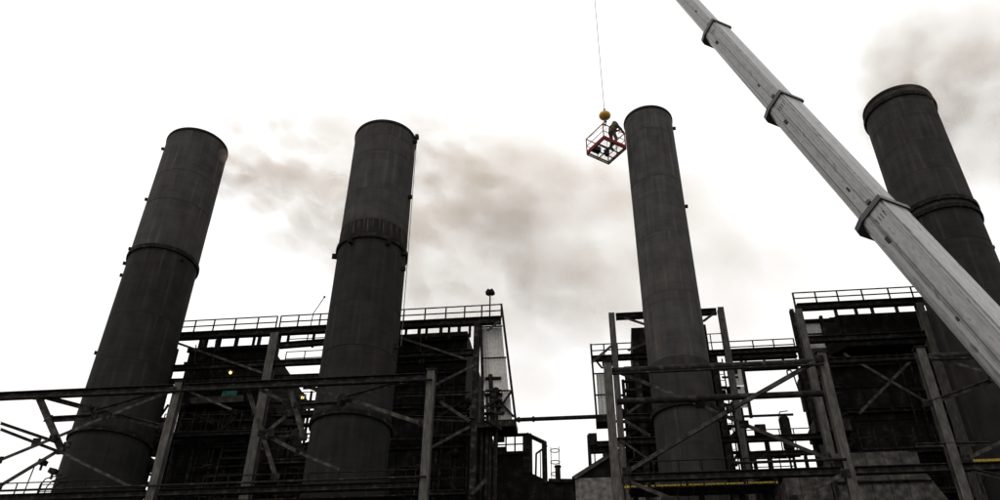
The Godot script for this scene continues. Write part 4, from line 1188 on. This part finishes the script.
func person():
	# stands on the basket floor, turned to the stack (+x, slightly away), both arms reaching to its rim
	var base := Vector3(1.84, 32.54, -33.86)
	plain("skin", .32, .19, .13, .6)
	plain("jacket", .030, .034, .018, .85)
	plain("trousers", .022, .022, .024, .85)
	plain("helmet", .36, .25, .12, .5)
	plain("boot", .015, .013, .012, .6)
	var f := Vector3(.72, 0, -.694)           # facing
	var s := Vector3(.694, 0, .72)            # their right
	var u := Vector3.UP
	var pt := func(fwd: float, side: float, h: float) -> Vector3: return f * fwd + s * side + u * h
	var root := thing("person", "person in dark olive clothes and tan helmet reaching from the basket to the smokestack", "person", base)
	var hipl: Vector3 = pt.call(0.0, -.10, .93)
	var hipr: Vector3 = pt.call(0.0, .10, .93)
	var kneel: Vector3 = pt.call(.06, -.13, .50)
	var kneer: Vector3 = pt.call(.10, .14, .50)
	var ankl: Vector3 = pt.call(-.02, -.14, .09)
	var ankr: Vector3 = pt.call(.0, .16, .09)
	var chest: Vector3 = pt.call(.12, 0, 1.34)
	var shl: Vector3 = pt.call(.15, -.19, 1.43)
	var shr: Vector3 = pt.call(.15, .19, 1.43)
	var ell: Vector3 = pt.call(.44, -.24, 1.42)
	var elr: Vector3 = pt.call(.38, .24, 1.22)
	var hal: Vector3 = pt.call(.66, -.18, 1.60)
	var har: Vector3 = pt.call(.66, .16, 1.22)
	var head: Vector3 = pt.call(.24, 0, 1.66)
	var body := net([
		[pt.call(-.02, -.06, .96), pt.call(-.02, .06, .96), .125, .125], [pt.call(-.01, 0, .98), chest, .16, .18], [chest + s * -.13, chest + s * .13, .15, .15],
		[shl, shr, .095, .095], [shl, ell, .078, .062], [ell, hal, .060, .044], [shr, elr, .078, .062], [elr, har, .060, .044],
		[pt.call(.15, 0, 1.42), pt.call(.2, 0, 1.56), .062, .058],
		[hipl, kneel, .092, .066], [kneel, ankl, .062, .044], [hipr, kneer, .092, .066], [kneer, ankr, .062, .044]], .02, .05)
	var here := Transform3D(Basis.from_scale(Vector3.ONE * 1.1), base)
	part(root, "body", body, "jacket", here)
	part(root, "trousers", net([[pt.call(-.02, -.06, .95), pt.call(-.02, .06, .95), .135, .135], [hipl, kneel, .102, .076], [kneel, ankl, .072, .06], [hipr, kneer, .102, .076], [kneer, ankr, .072, .06]], .02, .04), "trousers", here)
	part(root, "boot", net([[ankl - u * .04, pt.call(.14, -.15, .035), .05, .038], [ankl, ankl + u * .06, .055, .055]], .015, .03), "boot", here)
	part(root, "boot", net([[ankr - u * .04, pt.call(.16, .18, .035), .05, .038], [ankr, ankr + u * .06, .055, .055]], .015, .03), "boot", here)
	var look := (f * .9 + u * .25).normalized()
	var hb := [[head + u * .03, head - u * .04 + look * .02, .092, .078], [head - u * .05 + look * .04, head - u * .09 + look * .055, .055, .038],
		[head + look * .085 - u * .01, head + look * .108 - u * .035, .012, .014], [head + look * .07 - u * .075 + s * -.02, head + look * .07 - u * .075 + s * .02, .016, .016],
		[head + s * .09 - u * .02, head + s * .095 + u * .02, .016, .018], [head - s * .09 - u * .02, head - s * .095 + u * .02, .016, .018]]
	var hd := part(root, "head", net(hb, .008, .02), "skin", here)
	for side in [-1, 1]:
		part(hd, "eye", unit.ball, "hole", Transform3D(Basis.from_scale(Vector3.ONE * .022), base + head * 1.1 + look * .092 + u * .012 + s * .034 * side))
	var cap := lathe([Vector2(.155, -.01), Vector2(.158, .005), Vector2(.122, .015), Vector2(.115, .07), Vector2(.085, .115), Vector2(.04, .135), Vector2(.001, .14)], 24)
	part(root, "helmet", cap, "helmet", Transform3D(Basis(Quaternion(u, (u - look * .12).normalized())), base + (head + u * .045) * 1.1))
	for a in [[hal, (hal - ell).normalized(), -1.0], [har, (har - elr).normalized(), 1.0]]:
		var d: Vector3 = a[1]
		var w: Vector3 = (u - d * u.dot(d)).normalized()
		var o: Vector3 = d.cross(w)
		var p: Vector3 = a[0]
		var bones := [[p, p + d * .08 + w * .015, .03, .026], [p + w * .02, p + d * .085 + w * .03, .022, .014], [p - w * .02, p + d * .08 - w * .026, .022, .014], [p, p + d * .085 - w * .01, .022, .014]]
		for i in 4:
			var g := p + d * .085 + w * (.032 - i * .02)
			var lf: float = [.042, .048, .045, .036][i]
			bones.append([g, g + d * lf + o * .008, .0095, .009])
			bones.append([g + d * lf + o * .008, g + d * (lf + .022) + o * .032, .009, .0075])
		bones.append([p + d * .02 + w * .03, p + d * .055 + w * .062 + o * .012, .013, .010])
		bones.append([p + d * .055 + w * .062 + o * .012, p + d * .09 + w * .062 + o * .028, .010, .008])
		part(root, "hand", net(bones, .005, .008), "skin", here)
	var t := thing("cutting_torch", "thin dark tool held against the slim grey smokestack's edge", "tool", base + hal)
	member(t, "shaft", "pipe", .035, "collar_paint", base + hal + f * .06 - u * .05, base + hal + f * .20 + u * .10)
	member(t, "grip", "pipe", .05, "collar_paint", base + hal + f * .04 - u * .09, base + hal + f * .085 - u * .03)

# ------------------------------------------------------------------ smoke
func smoke():
	for tone in [Color(1.0, .905, .79), Color(1.0, .94, .865)]:
		for d in DENSITIES:
			var f := FogMaterial.new()
			f.albedo = tone
			f.density = d
			fog.append(f)
	plume("pale brown smoke drifting off the soot-dark smokestack and behind the banded one", Vector3(-22.44, 35.3, STACKS), 11, Vector3(.80, .02, -.60), 25.0, 48, .155, 0, 2.0, .30, .42)
	plume("pale brown smoke trailing from the banded smokestack towards the slim grey one", Vector3(-11.0, 34.9, STACKS), 23, Vector3(.80, .03, -.60), 25.0, 50, .098, 0, 2.1, .38, .42)
	plume("thick white smoke curling over the smokestack behind the crane boom", Vector3(17.0, 34.9, STACKS), 37, Vector3(.70, .40, -.2), 12.0, 50, .062, 8, 3.0, .5, .6)

func plume(label: String, mouth: Vector3, sd: int, dir: Vector3, length: float, clumps: int, thick: float, bank: int, r0: float, growth: float, tumble: float):
	# billows set round the plume's axis in a spiral, each a cluster of wisps drawn out along the wind
	var r := RandomNumberGenerator.new()
	r.seed = sd
	var root := thing("smoke_plume", label, "smoke", mouth, "smoke plumes", "stuff")
	var wind := Basis(dir.normalized(), dir.normalized().cross(Vector3.UP).normalized().cross(dir.normalized()), dir.normalized().cross(Vector3.UP).normalized()).orthonormalized()
	for i in clumps:
		var t := pow((i + .5) / clumps, 1.2)
		var d := t * length
		var rad := r0 + d * growth
		var g := i * 2.4 + r.randf_range(-.5, .5)
		var off := sqrt(fmod(i * .618 + .2, 1.0)) * .85 * minf(1.0, .35 + d / 3.0)
		var c := dir * d + Vector3(0, 1.0 * (1 - exp(-d / 2.0)) - d * .10, 0)
		c += (Vector3(0, 1.1, 0) * sin(g) + Vector3(.45, 0, .75) * cos(g)) * off * rad
		var cr := rad * r.randf_range(.38, .62)
		for j in (8 if bank > 0 else 5):
			var q := cr * (r.randf_range(.7, .9) if j == 0 else r.randf_range(.22, .5) if j < 5 else r.randf_range(.12, .24))
			var v := Vector3(r.randfn(), r.randfn() * .8, r.randfn()).normalized() * (0.0 if j == 0 else cr * r.randf_range(.5, 1.0))
			var f := FogVolume.new()
			f.shape = RenderingServer.FOG_VOLUME_SHAPE_ELLIPSOID
			f.size = Vector3(q * r.randf_range(2.4, 4.4), q * r.randf_range(1.1, 1.8), q * r.randf_range(1.5, 2.2))
			f.basis = wind * Basis.from_euler(Vector3(r.randf() * TAU, r.randfn() * tumble, r.randfn() * tumble))
			var want := thick * (1.0 - .62 * t) * (1.0 if j < 5 else .8) / (2.0 * q)
			var k := 0
			while k < 7 and DENSITIES[k] < want: k += 1
			f.material = fog[(bank if v.y + off * sin(g) * rad > -.5 else 0) + k]
			f.name = "puff"
			root.add_child(f, true)
			f.position = c + v
